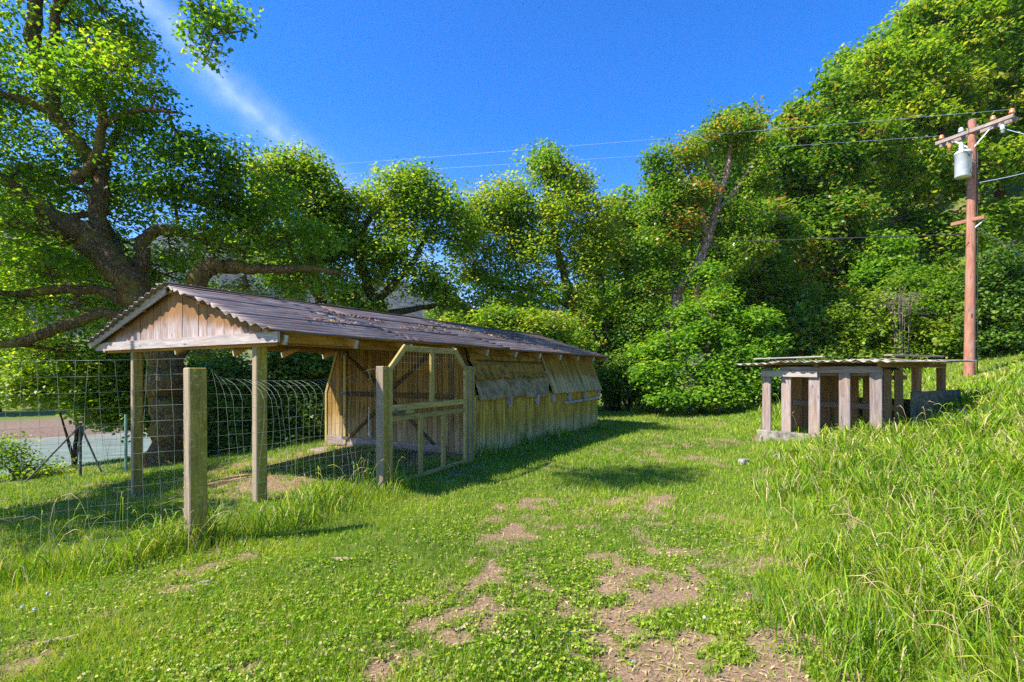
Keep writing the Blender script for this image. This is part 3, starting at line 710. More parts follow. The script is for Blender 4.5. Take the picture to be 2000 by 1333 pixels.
def wire_fence(name, label, a, b, ztop, nv, hs_, bend=0.0, sag=0.06, mat='wire', rad=0.0023, side=1.0, seed=1, group='wire mesh runs of the chicken yard'):
    q = np.random.default_rng(seed); a = Vector(a); b = Vector(b); d = (b - a); L = d.length; d.normalize(); nrm = Vector((-d.y, d.x, 0)) * side
    wob = q.uniform(0, 10, 4)
    def P(u, z):
        x = a + d * (u * L); g = g1(x.x, x.y); zz = g + 0.03 + z * (ztop - g - 0.03) - sag * math.sin(math.pi * u) * z * z
        o = 0.05 * math.sin(u * 7 + wob[0]) * math.sin(z * 4 + wob[1]) + 0.03 * math.sin(u * 19 + z * 6 + wob[2])
        if bend > 0 and z > 0.80:
            k = (z - 0.80) / 0.20; f = bend * min(1, math.sin(math.pi * min(max(u, 0.02), 0.98)) * 2.2); o += f * k ** 1.6; zz -= f * 0.35 * k * k
        x = x + nrm * o + d * (0.02 * math.sin(z * 5 + u * 31 + wob[3]))
        return (x.x, x.y, zz)
    tb = Tubes()
    for k in range(nv + 1):
        u = k / nv; tb.add([P(u, z) for z in np.linspace(0, 1, 16)], rad, 3)
    for z in hs_:
        tb.add([P(u, z) for u in np.linspace(0, 1, 26)], rad * (1.25 if z > 0.98 else 1.0), 3)
    return tag(link(name, tb.mesh(name, False), M[mat]), label, 'wire fence', group)
LEFT_END = Vector((-4.95, 3.75, 0))
hh = list(np.linspace(0.02, 1, 13))
wire_fence('wire_fence', 'square wire mesh running left from the nearest post out of view', POST_F + Vector((-0.09, -0.02, 0)), LEFT_END, 1.74, 21, hh, 0, 0.03, 'wire', 0.0013, 1, 4)
wire_fence('wire_fence', 'sagging wire mesh with curled top between nearest post and gate', POST_F + Vector((0.05, 0.09, 0)), GATE_L + Vector((-0.03, -0.08, 0)), 1.68, 25, hh, 0.30, 0.06, 'wire', 0.0014, 1, 7)
fpb = CO + CU * 0.22 + CV * 3.80
# back run of green mesh along the river side of the coop yard
BK0 = Vector((-10.8, 11.6, 0)); BK1 = Vector((-7.0, 15.6, 0))
def metal_post(label, p, h, braces):
    zb = g1(p.x, p.y); e = tag(empty('steel_fence_post', (p.x, p.y, zb)), label, 'post', 'steel posts of the far fence')
    tb = Tubes(); tb.add([(0, 0, -0.1), (0, 0, h)], 0.03, 8); link('post_tube', tb.mesh('post_tube'), M['wire_green'] if not braces else M['steel'], e)
    for q in braces:
        g = g1(p.x + q[0], p.y + q[1]) - zb
        tb = Tubes(); tb.add([(q[0], q[1], g - 0.03), (0, 0, h - 0.06)], 0.02, 6); link('brace', tb.mesh('brace'), M['steel'], e)
    return e
b0 = on_ground(157, 932)
metal_post('dark steel corner post with two slanting braces before the river', b0, 1.28, ((-1.15, -0.25), (0.45, 0.1)))
b1 = on_ground(246, 925)
metal_post('slim green steel post beside the coop porch before the river', b1, 1.35, ())
wire_fence('wire_fence', 'faint green wire mesh before the river between the steel posts', b0, b1 + Vector((0.02, 0, 0)), b0.z + 1.25, 9, list(np.linspace(0.02, 1, 8)), 0, 0.03, 'wire_green', 0.0025, 1, 12)

# ------------------------------------------------------------------ slatted hut on the right
HC = Vector((6.89, 9.57, 0)); HD = Vector((0.82, 0.57, 0)).normalized(); HW = Vector((-HD.y, HD.x, 0))
hut = tag(empty('slatted_hut', HC, math.atan2(HD.y, HD.x)), 'small open hut of grey upright boards under loose corrugated sheets', 'hut')
def hut_g(d, w): p = HC + HD * d + HW * w; return g1(p.x, p.y)
def hut_w(px):          # where a view ray meets the lit wall
    k = (px - 1000) / F; return (HC.x - k * HC.y) / (k * HW.y - HW.x)
def hut_d(px):
    k = (px - 1000) / F; return (HC.x - k * HC.y) / (k * HD.y - HD.x)
HT = 1.75
WL = hut_w(1496)
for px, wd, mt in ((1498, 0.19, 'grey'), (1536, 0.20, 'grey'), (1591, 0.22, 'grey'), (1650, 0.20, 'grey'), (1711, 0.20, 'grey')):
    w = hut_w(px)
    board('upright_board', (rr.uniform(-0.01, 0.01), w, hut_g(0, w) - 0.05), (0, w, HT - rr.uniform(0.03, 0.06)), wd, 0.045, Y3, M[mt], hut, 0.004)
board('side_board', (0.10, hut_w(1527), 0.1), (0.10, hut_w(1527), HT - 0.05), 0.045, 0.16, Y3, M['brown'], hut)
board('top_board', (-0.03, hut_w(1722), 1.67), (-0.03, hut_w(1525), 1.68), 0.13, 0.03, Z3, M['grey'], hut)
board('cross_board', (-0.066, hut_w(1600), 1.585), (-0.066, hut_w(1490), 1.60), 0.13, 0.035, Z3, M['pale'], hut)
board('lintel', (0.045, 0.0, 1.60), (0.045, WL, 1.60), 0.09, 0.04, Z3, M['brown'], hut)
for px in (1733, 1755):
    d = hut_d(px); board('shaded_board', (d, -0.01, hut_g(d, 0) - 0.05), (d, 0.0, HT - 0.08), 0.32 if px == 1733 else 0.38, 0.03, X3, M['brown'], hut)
board('side_rail', (0.02, 0.045, 1.52), (1.3, 0.045, 1.52), 0.09, 0.04, Z3, M['brown'], hut)
for px in (1790, 1838):
    d = hut_d(px); board('corner_post', (d, 0.0, hut_g(d, 0) - 0.1), (d, 0, HT - 0.02), 0.20, 0.12, X3, M['brown'], hut)
dB = hut_d(1838)
for d, w in ((0.0, WL), (dB, WL), (1.75, WL)):
    if d > 0: board('corner_post', (d, w, hut_g(d, w) - 0.1), (d, w, HT - 0.02), 0.12, 0.12, X3, M['brown'], hut)
w = 0.35; rr2 = random.Random(9)
while w < WL - 0.1:                                    # partition of brown planks behind the uprights
    wd = rr2.choice((0.20, 0.24, 0.28)); d = 1.25
    if rr2.random() < 0.94: board('inner_plank', (d, w + wd / 2, hut_g(d, w) - 0.05), (d + 0.01, w + wd / 2, HT - 0.04), wd - 0.01, 0.025, Y3, M['brown'], hut)
    w += wd + rr2.choice((0.0, 0.01, 0.07))
board('inner_rail', (1.22, 0.1, 0.90), (1.22, WL, 0.92), 0.11, 0.035, Z3, M['grey'], hut)
d0, d1 = hut_d(1768), hut_d(1864)
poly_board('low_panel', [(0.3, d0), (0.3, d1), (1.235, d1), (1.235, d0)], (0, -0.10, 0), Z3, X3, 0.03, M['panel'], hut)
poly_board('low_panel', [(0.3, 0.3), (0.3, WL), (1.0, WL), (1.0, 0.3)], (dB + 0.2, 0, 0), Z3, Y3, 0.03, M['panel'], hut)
for w in (0.0, WL * 0.5, WL):
    board('roof_beam', (-0.15, w, HT + 0.015), (dB + 0.25, w, HT + 0.03), 0.09, 0.06, Z3, M['brown'], hut)
for k, (w0, ln, dd0, zz, tl) in enumerate(((-0.40, 2.5, -0.35, 0.075, 0.015), (0.35, 2.7, -0.30, 0.10, -0.01), (1.15, 2.6, -0.28, 0.085, 0.02), (1.9, 2.5, -0.40, 0.075, -0.02),
                                           (-0.42, 2.3, 1.75, 0.125, 0.0), (0.38, 2.2, 1.65, 0.14, 0.01), (1.18, 2.2, 1.7, 0.125, 0.02), (1.9, 2.0, 1.75, 0.11, 0.0))):
    me = corrugated(ln, 0.88, 0.19, 0.019, M['hut_roof'], 300 + k, 0.05, 6)
    link('roof_sheet', me, None, hut, Matrix.Translation((dd0 + ln / 2, w0, HT + zz)) @ Matrix.Rotation(tl, 4, 'X') @ Matrix.Rotation(rr2.uniform(-0.015, 0.015), 4, 'Y') @ Matrix.Rotation(rr2.uniform(-0.06, 0.06), 4, 'Z'))
board('roof_batten', (1.0, 0.25, HT + 0.22), (3.3, 0.05, HT + 0.235), 0.16, 0.03, Y3, M['grey'], hut)
board('roof_batten', (-0.3, 2.3, HT + 0.17), (-0.25, 0.9, HT + 0.185), 0.12, 0.025, X3, M['pale'], hut)

def rock(name, label, p, r, flat, mat, cat, seed, group=None):
    bm = bmesh.new(); bmesh.ops.create_icosphere(bm, subdivisions=2, radius=1.0); q = random.Random(seed)
    dirs = [Vector((q.gauss(0, 1), q.gauss(0, 1), q.gauss(0, 1))).normalized() for _ in range(9)]
    cut = [q.uniform(0.55, 0.95) for _ in dirs]
    for v in bm.verts:
        for d, c in zip(dirs, cut):
            k = v.co.dot(d)
            if k > c: v.co -= d * (k - c)
        v.co = Vector((v.co.x * r[0], v.co.y * r[1], v.co.z * r[2]))
    me = bpy.data.meshes.new(name); bm.to_mesh(me); bm.free()
    o = link(name, me, mat); o.location = (p.x, p.y, p.z + r[2] * flat); o.rotation_euler = (q.uniform(-.15, .15), q.uniform(-.15, .15), q.uniform(0, 6))
    return tag(o, label, cat, group)
pA = HC + HW * (WL - 0.55) - HD * 0.03
foot = bpy.data.objects.new('concrete_footing', box_mesh(1.35, 0.16, 0.42, M['concrete'], 0.02)); col.objects.link(foot)
foot.location = (pA.x, pA.y, g1(pA.x, pA.y) + 0.0); foot.rotation_euler = (0, 0, math.atan2(HW.y, HW.x))
foot.parent = hut; foot.matrix_local = hut.matrix_basis.inverted() @ (Matrix.Translation((pA.x - HD.x * 0.06, pA.y - HD.y * 0.06, g1(pA.x, pA.y) - 0.02)) @ Matrix.Rotation(math.atan2(HW.y, HW.x), 4, 'Z'))
rock('stone', 'flat grey stone in the lawn left of the hut footing', on_ground(1452, 905), (0.24, 0.11, 0.07), 0.35, M['stone'], 'stone', 1, 'stones by the hut')
rock('stone', 'broad pale stone lying below the hut footing', on_ground(1522, 902), (0.17, 0.12, 0.09), 0.4, M['stone'], 'stone', 2, 'stones by the hut')
rock('stone', 'brightest pale stone at the grassy right end below the hut footing', on_ground(1574, 908), (0.14, 0.1, 0.10), 0.5, M['stone'], 'stone', 3, 'stones by the hut')
rock('stone', 'pale stone on the bank right of the hut dark panel', on_ground(1884, 812), (0.22, 0.13, 0.10), 0.5, M['stone'], 'stone', 4, 'stones by the hut')
rock('stone', 'white stone beside the foot of the nearest fence post', on_ground(472, 1062), (0.06, 0.045, 0.045), 0.5, M['stone'], 'stone', 5)
rock('stone', 'white flat stone in the lawn below the nearest fence post', on_ground(396, 1143), (0.075, 0.035, 0.02), 0.6, M['stone'], 'stone', 6)
rock('stone', 'small white stone on bare soil at the bottom centre', on_ground(1240, 1296), (0.022, 0.018, 0.012), 0.5, M['stone'], 'stone', 7)

def stick(label, pa, pb, r, name='fallen_stick', mat='stick'):
    a = on_ground(*pa); b = on_ground(*pb); q = random.Random(pa[0])
    pts = []
    for k in range(7):
        u = k / 6; p = a.lerp(b, u); pts.append((p.x + q.uniform(-1, 1) * r * 1.2, p.y + q.uniform(-1, 1) * r * 1.2, g1(p.x, p.y) + r * 0.8 + q.uniform(0, r)))
    tb = Tubes(); tb.add(pts, [r, r * 1.1, r, r * 0.95, r * 0.9, r * 0.7, r * 0.35], 7)
    return tag(link(name, tb.mesh(name), M[mat]), label, 'stick', 'fallen sticks on the lawn')
stick('short grey stick lying on the lawn below the porch', (652, 1098), (694, 1096), 0.016)
stick('curved brown stick on bare soil at the bottom centre', (1096, 1240), (1170, 1232), 0.009)
stick('thin bent stick left of the wheel track at the bottom', (892, 1238), (926, 1212), 0.009)
stick('dark curved stick lower left of the wheel track', (886, 1268), (922, 1258), 0.010)
stick('long pale stick in the grass at the lower left', (90, 1262), (155, 1246), 0.012)
stick('bleached log lying on the far lawn before the bright maple', (1338, 800), (1404, 797), 0.06, 'fallen_log')
for k, (px, py) in enumerate(((44, 1198), (68, 1203), (93, 1170), (95, 1106), (1376, 1222))):
    p = on_ground(px, py + 12); e = tag(empty('dandelion', p), ('leftmost white dandelion seed head near the left edge', 'dandelion seed head just right of the leftmost one', 'dandelion seed head above the leftmost pair', 'dandelion seed head in the longer grass near the wire mesh', 'lone dandelion seed head on the lawn at the lower right')[k], 'dandelion', 'dandelion seed heads in the lawn')
    tb = Tubes(); tb.add([(0, 0, -0.01), (0.004, 0, 0.05), (0, 0, 0.075)], 0.0025, 4); link('stem', tb.mesh('stem'), M['leaf_maple'], e)
    bm = bmesh.new(); bmesh.ops.create_icosphere(bm, subdivisions=2, radius=0.012)
    for v in bm.verts: v.co = v.co * rnd.uniform(0.8, 1.1) + Vector((0, 0, 0.082))
    me = bpy.data.meshes.new('seed_head'); bm.to_mesh(me); bm.free(); link('seed_head', me, M['dandelion'], e)

# ------------------------------------------------------------------ utility pole and its lines
PP = at(1893, 735, 18.0); PP.z = g1(PP.x, PP.y)
pole = tag(empty('utility_pole', PP), 'tall reddish wooden utility pole with crossarm and transformer on the grassy bank', 'utility pole')
def loc(px, py, Z): return at(px, py, Z) - PP
ptop = loc(1899, 236, 18.0)
m, l = frame((0, 0, -0.4), ptop, Y3)
V, Fc = tube_arrays(np.linspace([-l / 2, 0, 0], [l / 2, 0, 0], 12), np.linspace(0.165, 0.115, 12), 14)
link('shaft', fast_mesh('shaft', V, Fc, True), M['pole'], pole, m)
lathe('shaft_top', [(0.116, 0), (0.10, 0.03), (0.0, 0.07)], 14, M['grey'], pole, Matrix.Translation(ptop))
AL = loc(1832, 284, 19.1); AR = loc(1984, 229, 16.9); ad = (AR - AL).normalized(); an = Vector((ad.y, -ad.x, 0)).normalized()
for k in (-1, 1):
    board('crossarm', AL + an * 0.19 * k + ad * 0.05 * k, AR + an * 0.19 * k + ad * 0.05 * k, 0.12, 0.10, Z3, M['grey'], pole)
mid = (AL + AR) / 2
for k in (-1, 1):
    board('arm_brace', mid + ad * 0.62 * k + an * 0.15 - Vector((0, 0, 0.05)), Vector((mid.x, mid.y, mid.z - 0.62)) + an * 0.13, 0.045, 0.012, Z3, M['can'], pole)
BL = loc(1866, 440, 18.6); BR = loc(1932, 425, 17.6); bd = (BR - BL).normalized(); bn = Vector((bd.y, -bd.x, 0)).normalized()
board('lower_arm', BL + bn * 0.20, BR + bn * 0.20, 0.12, 0.09, Z3, M['pole'], pole)
board('arm_brace', BR + bn * 0.16 - Vector((0, 0, .05)), (BL + BR) / 2 + bn * 0.14 - Vector((0, 0, .4)), 0.04, 0.012, Z3, M['can'], pole)
def insulator(p, mat, s=1.0):
    lathe('insulator', [(0.02, -0.12 * s), (0.02, 0), (0.06 * s, 0.01), (0.075 * s, 0.05 * s), (0.045 * s, 0.07 * s), (0.065 * s, 0.10 * s), (0.035 * s, 0.14 * s), (0, 0.15 * s)], 10, mat, pole, Matrix.Translation(p))
for p, mt in ((AL + ad * 0.12, 'ceramic'), (AL + ad * 0.75, 'glass_grey'), (AR - ad * 0.62, 'ceramic'), (AR - ad * 0.1, 'ceramic')):
    insulator(p + Vector((0, 0, 0.15)), M[mt], 1.25)
for p, mt in ((AR - ad * 0.3, 'glass_grey'), (AL + ad * 0.45, 'ceramic')):
    lathe('fuse_cutout', [(0.0, -0.42), (0.05, -0.40), (0.05, -0.30), (0.08, -0.28), (0.05, -0.24), (0.08, -0.20), (0.05, -0.1), (0.03, 0.02)], 10, M[mt], pole, Matrix.Translation(p + an * 0.1))
tp = loc(1881, 347, 17.75)
tr = lathe('transformer', [(0, 0), (0.21, 0.0), (0.235, 0.03), (0.235, 0.80), (0.25, 0.81), (0.25, 0.84), (0.20, 0.90), (0.0, 0.93)], 22, M['can'], pole, Matrix.Translation(tp))
lathe('bushing', [(0.06, 0.88), (0.09, 0.92), (0.05, 0.96), (0.09, 1.0), (0.05, 1.04), (0.08, 1.08), (0.03, 1.2), (0, 1.22)], 10, M['glass_grey'], tr, Matrix.Translation((-0.06, 0, 0)))
tb = Tubes(); tb.add([(-0.06, 0, 1.2), (0.02, -0.15, 1.35), (0.12, -0.1, 1.55), (0.14, 0, 1.9)], 0.012, 5)
tb.add([(0.05, -0.27, 0.78), (-0.06, -0.32, 0.6), (-0.12, -0.30, 0.75), (-0.2, -0.2, 0.86)], 0.012, 5); tb.add([(0.08, -0.27, 0.78), (0.1, -0.33, 0.4), (-0.05, -0.33, 0.12), (0.2, -0.2, -0.1)], 0.012, 5)
link('jumper_wire', tb.mesh('jumper_wire'), M['cable'], tr)
board('transformer_bracket', tp + Vector((0.2, 0.02, 0.65)), tp + Vector((0.38, 0.1, 0.65)), 0.12, 0.05, Z3, M['can'], pole)
board('pole_tag', loc(1892, 610, 17.8), loc(1892, 602, 17.8), 0.07, 0.01, X3, M['pale'], pole)
tb = Tubes(); tb.add([loc(1899, 735, 17.98) + Vector((0.12, -0.06, -0.2)), loc(1903, 300, 17.98) + Vector((0.05, -0.06, 0))], 0.022, 6); link('conduit', tb.mesh('conduit'), M['steel'], pole)

def line(label, a, b, sag, r, mat):
    pts = [tuple(a.lerp(b, u) - Vector((0, 0, sag * 4 * u * (1 - u)))) for u in np.linspace(0, 1, 40)]
    tb = Tubes(); tb.add(pts, r, 5); return tag(link('power_line', tb.mesh('power_line'), M[mat]), label, 'cable', 'lines strung from the utility pole')
line('thin upper bare wire crossing the sky from the crossarm', PP + AR - ad * 0.1 + Vector((0, 0, 0.3)), at(-350, 362, 95), 1.2, 0.0055, 'alu')
line('thin second bare wire crossing the sky below the upper one', PP + AL + ad * 0.12 + Vector((0, 0, 0.3)), at(-350, 376, 95), 0.9, 0.0055, 'alu')
line('thick black lower cable running left across the tree crowns', at(1884, 458, 17.85), at(-350, 500, 95), 0.7, 0.018, 'cable')
line('wire leaving the crossarm towards the right edge', PP + AR - ad * 0.5 + Vector((0, 0, -0.1)), at(2150, 285, 15), 0.1, 0.012, 'alu')
line('drooping service wire leaving the pole below the transformer to the right', at(1905, 358, 17.9), at(2160, 290, 13), 0.1, 0.014, 'alu')
line('taut guy wire slanting down to the bank right of the pole', at(1904, 440, 17.9), Vector((24.5, 20.5, g1(24.5, 20.5))), 0.0, 0.014, 'alu')

# ------------------------------------------------------------------ trees
def smooth_path(pts, rad, sub=5):
    P = np.array(pts, float); r = np.array(rad, float); n = len(P); out = []; ro = []
    Q = np.vstack([2 * P[0] - P[1], P, 2 * P[-1] - P[-2]])
    for i in range(n - 1):
        p0, p1, p2, p3 = Q[i], Q[i + 1], Q[i + 2], Q[i + 3]
        for k in range(sub):
            t = k / sub
            out.append(0.5 * (2 * p1 + (p2 - p0) * t + (2 * p0 - 5 * p1 + 4 * p2 - p3) * t * t + (3 * p1 - p0 - 3 * p2 + p3) * t ** 3)); ro.append(r[i] + (r[i + 1] - r[i]) * t)
    out.append(P[-1]); ro.append(r[-1]); return np.array(out), np.array(ro)

def leaf_cloud(centres, sig, per, size, q, tint_c, flat=0.65, up=0.55, wid=(0.26, 0.40)):
    """leaves (pointed quads) scattered round cluster centres; a tint for each leaf"""
    n = len(centres); N = n * per
    C = np.repeat(centres, per, axis=0); tc_ = np.repeat(tint_c, per)
    S = np.repeat(np.broadcast_to(sig, (n,)), per)
    O = q.normal(0, 1, (N, 3)); O /= np.maximum(1, np.linalg.norm(O, axis=1) / 1.9)[:, None]
    C = C + O * S[:, None] * np.array([1, 1, flat])
    nrm = q.normal(0, 1, (N, 3)); nrm /= np.linalg.norm(nrm, axis=1)[:, None]; nrm[:, 2] = np.abs(nrm[:, 2]) + up
    nrm += 0.25 * O; nrm /= np.linalg.norm(nrm, axis=1)[:, None]
    t = np.cross(nrm, q.normal(0, 1, (N, 3))); t /= np.linalg.norm(t, axis=1)[:, None] + 1e-9
    b = np.cross(nrm, t); L = size * q.uniform(0.65, 1.25, (N, 1)); W = L * q.uniform(wid[0], wid[1], (N, 1))
    V = np.stack([C - t * L * 0.5, C + b * W - t * L * 0.02 + nrm * L * 0.06, C + t * L * 0.5 - nrm * L * 0.08, C - b * W - t * L * 0.02 + nrm * L * 0.06], 1).reshape(-1, 3)
    Fc = np.arange(N * 4).reshape(N, 4)
    tint = np.clip(tc_ + q.normal(0, 0.19, N), 0, 1)
    return V, Fc, np.repeat(tint, 4)

def make_tree(name, label, cat, limbs, lobes, nleaf, size, leafmat, barkmat, seed, per=46, group=None, sig=0.30, tint=(0.45, 0.2), twigs=9, base=None, limb_name='limb', up=0.55, bare=0.0, shell=0.55, clear=0.5, spray=0.5):
    """limbs: list of [(px, py, Z, r_px), ...] the first is the trunk; lobes: (px, py, Z, rx_px, rz_px[, depth_m])"""
    q = np.random.default_rng(seed)
    paths = []
    for li, lm in enumerate(limbs):
        P = [tuple(at(a, b, c)) for a, b, c, r in lm]; rd = [r * c / F for a, b, c, r in lm]
        if li == 0:
            b = P[0]; g = g1(b[0], b[1])
            P = [(b[0], b[1], g - 0.25), (b[0], b[1], g + 0.12)] + [p for p in P[1:] if p[2] > g + 0.3]
            rd = [rd[0] * 1.45, rd[0] * 1.12] + rd[len(rd) - (len(P) - 2):]
            root = Vector((b[0], b[1], g))
        sp, sr = smooth_path(P, rd, 6)
        wob = q.normal(0, 1, sp.shape) * sr[:, None] * 0.16; wob[0] = 0
        paths.append((sp + wob, sr * q.uniform(0.88, 1.14, len(sr))))
    e = tag(empty(name, root), label, cat, group)
    off = np.array(root)
    for li, (sp, sr) in enumerate(paths):
        tb = Tubes(); tb.add(sp - off, sr, 12 if sr.max() > 0.12 else 8)
        link('trunk' if li == 0 else limb_name, tb.mesh('limb'), M[barkmat], e)
    skel = np.concatenate([p for p, _ in paths]); skr = np.concatenate([r for _, r in paths])
    # lobes -> clusters
    cen = []; rad = []
    for lb in lobes:
        c = at(*lb[:3]); k = lb[2] / F
        rx, rz = lb[3] * k, lb[4] * k; ry = lb[5] if len(lb) > 5 else 0.85 * (rx + rz) / 2 + 0.15
        cen.append(tuple(c)); rad.append((rx, ry, rz))
    cen = np.array(cen); rad = np.array(rad)
    area = (rad[:, 0] * rad[:, 2] + rad[:, 0] * rad[:, 1] + rad[:, 1] * rad[:, 2]); ncl = np.maximum(3, (area / area.sum() * nleaf / per)).astype(int)
    cl = []; tn = []; br = Tubes()
    for i in range(len(cen)):
        n = ncl[i]; d = q.normal(0, 1, (n, 3)); d /= np.linalg.norm(d, axis=1)[:, None]
        rr_ = shell + (1 - shell) * q.uniform(0, 1, n) ** 0.6
        rr_ *= 0.78 + 0.5 * vnoise(d[:, 0] * 2.3 + i * 7 + d[:, 1] * 2, d[:, 2] * 2.6 + seed, seed)
        st = q.uniform(0, 1, n) < 0.24; rr_[st] *= q.uniform(1.05, 1.50, st.sum())
        c = cen[i] + d * rad[i] * rr_[:, None]
        ns = int(np.clip(area[i] * 1.1 + 4, 4, 12)); sd = q.normal(0, 1, (ns, 3)); sd /= np.linalg.norm(sd, axis=1)[:, None]   # sprays within the lobe, gaps between them
        sc = cen[i] + sd * rad[i] * q.uniform(0.45, 0.98, (ns, 1)); sr_ = rad[i] * q.uniform(0.26, 0.50, (ns, 1)) * np.array([1.1, 1.1, 0.75]); w_ = q.integers(0, ns, n)
        fr = q.uniform(0, 1, n) < spray
        c[fr] = (sc[w_] + d * sr_[w_] * q.uniform(0.3, 1.0, (n, 1)) ** 0.5)[fr]
        stn = q.normal(0, 0.13, ns)[w_]
        cl.append(c); tn.append(np.clip(q.normal(tint[0], tint[1]) * 0.35 + 0.65 * tint[0] + q.normal(0, tint[1] * 0.6, n) + stn, 0, 1))
        dist = np.linalg.norm(skel - cen[i], axis=1) + 0.3 * np.maximum(0, skel[:, 2] - cen[i][2]); j = int(dist.argmin()); a = skel[j]; r0 = min(skr[j] * 0.6, 0.02 + 0.02 * np.linalg.norm(cen[i] - a))
        m_ = (a + cen[i]) / 2 + q.normal(0, 0.10, 3) * np.linalg.norm(cen[i] - a) + np.array([0, 0, 0.06])
        sp, sr = smooth_path([a, m_, cen[i]], [r0, r0 * 0.75, r0 * 0.5], 5); br.add(sp - off, sr, 6)
        for k in q.choice(n, min(n, twigs), replace=False):
            s = sp[q.integers(4, len(sp))]; mm = (s + c[k]) / 2 + q.normal(0, 0.08, 3) * np.linalg.norm(c[k] - s)
            ex = c[k] + (c[k] - s) * 0.12
            br.add(smooth_path([s, mm, ex], [r0 * 0.42, r0 * 0.3, 0.006], 3)[0] - off, np.linspace(r0 * 0.42, 0.005, 7), 4)
    tag(link('branches', br.mesh('branches'), M[barkmat], e), kind='stuff')
    C = np.concatenate(cl); T = np.concatenate(tn)
    thick = skel[skr > 0.10]
    if len(thick):      # no foliage grows straight out of the thick wood
        dm = np.full(len(C), 9.0)
        for p in thick[::2]: dm = np.minimum(dm, np.linalg.norm(C - p, axis=1))
        keep = (dm > clear) | (q.uniform(0, 1, len(C)) < 0.12); C = C[keep]; T = T[keep]
    if bare > 0:
        keep = q.uniform(0, 1, len(C)) > bare; C = C[keep]; T = T[keep]
    V, Fc, tt_ = leaf_cloud(C, sig, per, size, q, T, 0.65, up)
    ok = np.repeat((V.reshape(-1, 4, 3)[:, :, 2].min(1) > gz(V[::4, 0], V[::4, 1]) + 0.02), 4)
    V, tt_ = V[ok], tt_[ok]; Fc = np.arange(len(V)).reshape(-1, 4)
    link('crown', fast_mesh('crown', V - off, Fc, False, {'tint': tt_}), M[leafmat], e)
    return e

# the big oak over the porch
oak_limbs = [
    [(335, 905, 13.0, 33.6), (328, 800, 13.0, 30.4), (318, 700, 13.0, 29.6), (285, 615, 12.9, 28.8), (235, 530, 12.8, 26.4), (180, 470, 12.7, 24), (120, 428, 12.6, 18.4), (60, 392, 12.4, 13.6), (0, 345, 12.2, 10.4), (-60, 290, 12.0, 7.2)],
    [(195, 490, 12.8, 19.2), (190, 420, 13.1, 16), (196, 340, 13.2, 13.6), (150, 280, 13.1, 12.8), (112, 230, 13.0, 12), (88, 150, 13.0, 13.6), (64, 60, 13.0, 12.8), (75, -40, 13.0, 9.6), (90, -150, 12.8, 5.6)],
    [(86, 140, 13.0, 9.6), (105, 75, 13.0, 8.8), (112, 0, 13.0, 8), (140, -90, 12.9, 4.8)],
    [(150, 355, 12.9, 10.4), (185, 310, 12.7, 8.8), (200, 235, 12.5, 8), (192, 190, 12.4, 6.4), (150, 158, 12.3, 4.8), (145, 110, 12.2, 4)],
    [(300, 650, 13.1, 19.2), (278, 550, 13.3, 13.6), (286, 462, 13.5, 12), (350, 455, 13.6, 8.8), (420, 470, 13.8, 6.4), (480, 490, 14.0, 4)],
    [(250, 560, 13.2, 14.4), (225, 490, 13.5, 12), (190, 400, 13.8, 9.6), (215, 300, 13.9, 7.2), (250, 200, 14, 4.8)],
    [(335, 720, 13.0, 22.4), (365, 620, 13.3, 19.2), (388, 548, 13.4, 16.8), (408, 524, 13.5, 15.2), (470, 522, 13.6, 12), (540, 526, 13.8, 8.8), (620, 526, 14.2, 6.4), (690, 540, 14.6, 3.2)],
    [(150, 452, 12.7, 14.4), (90, 452, 12.4, 12), (40, 440, 12.0, 11.2), (-20, 445, 11.7, 9.6)],
    [(252, 590, 12.9, 13.6), (200, 568, 12.6, 9.6), (110, 566, 12.3, 8), (20, 575, 12.0, 6.4), (-30, 560, 11.8, 4.8)],
    [(258, 625, 12.8, 14.4), (205, 612, 12.4, 10.4), (130, 635, 12.0, 10.4), (60, 662, 11.7, 8.8), (-20, 676, 11.4, 7.2)],
    [(118, 232, 13.0, 9.6), (60, 200, 12.7, 7.2), (0, 180, 12.4, 5.6), (-60, 120, 12, 3.2)],
    [(205, 240, 12.5, 6.4), (270, 215, 12.3, 4.8), (340, 220, 12.2, 3.2)],
    [(110, 20, 12.9, 6.4), (190, -60, 12.2, 4.8), (300, -70, 11.6, 4), (380, -20, 11.2, 4), (405, 35, 11.0, 3.2), (440, 62, 11.0, 2.4), (480, 60, 11.0, 1.4)],
]
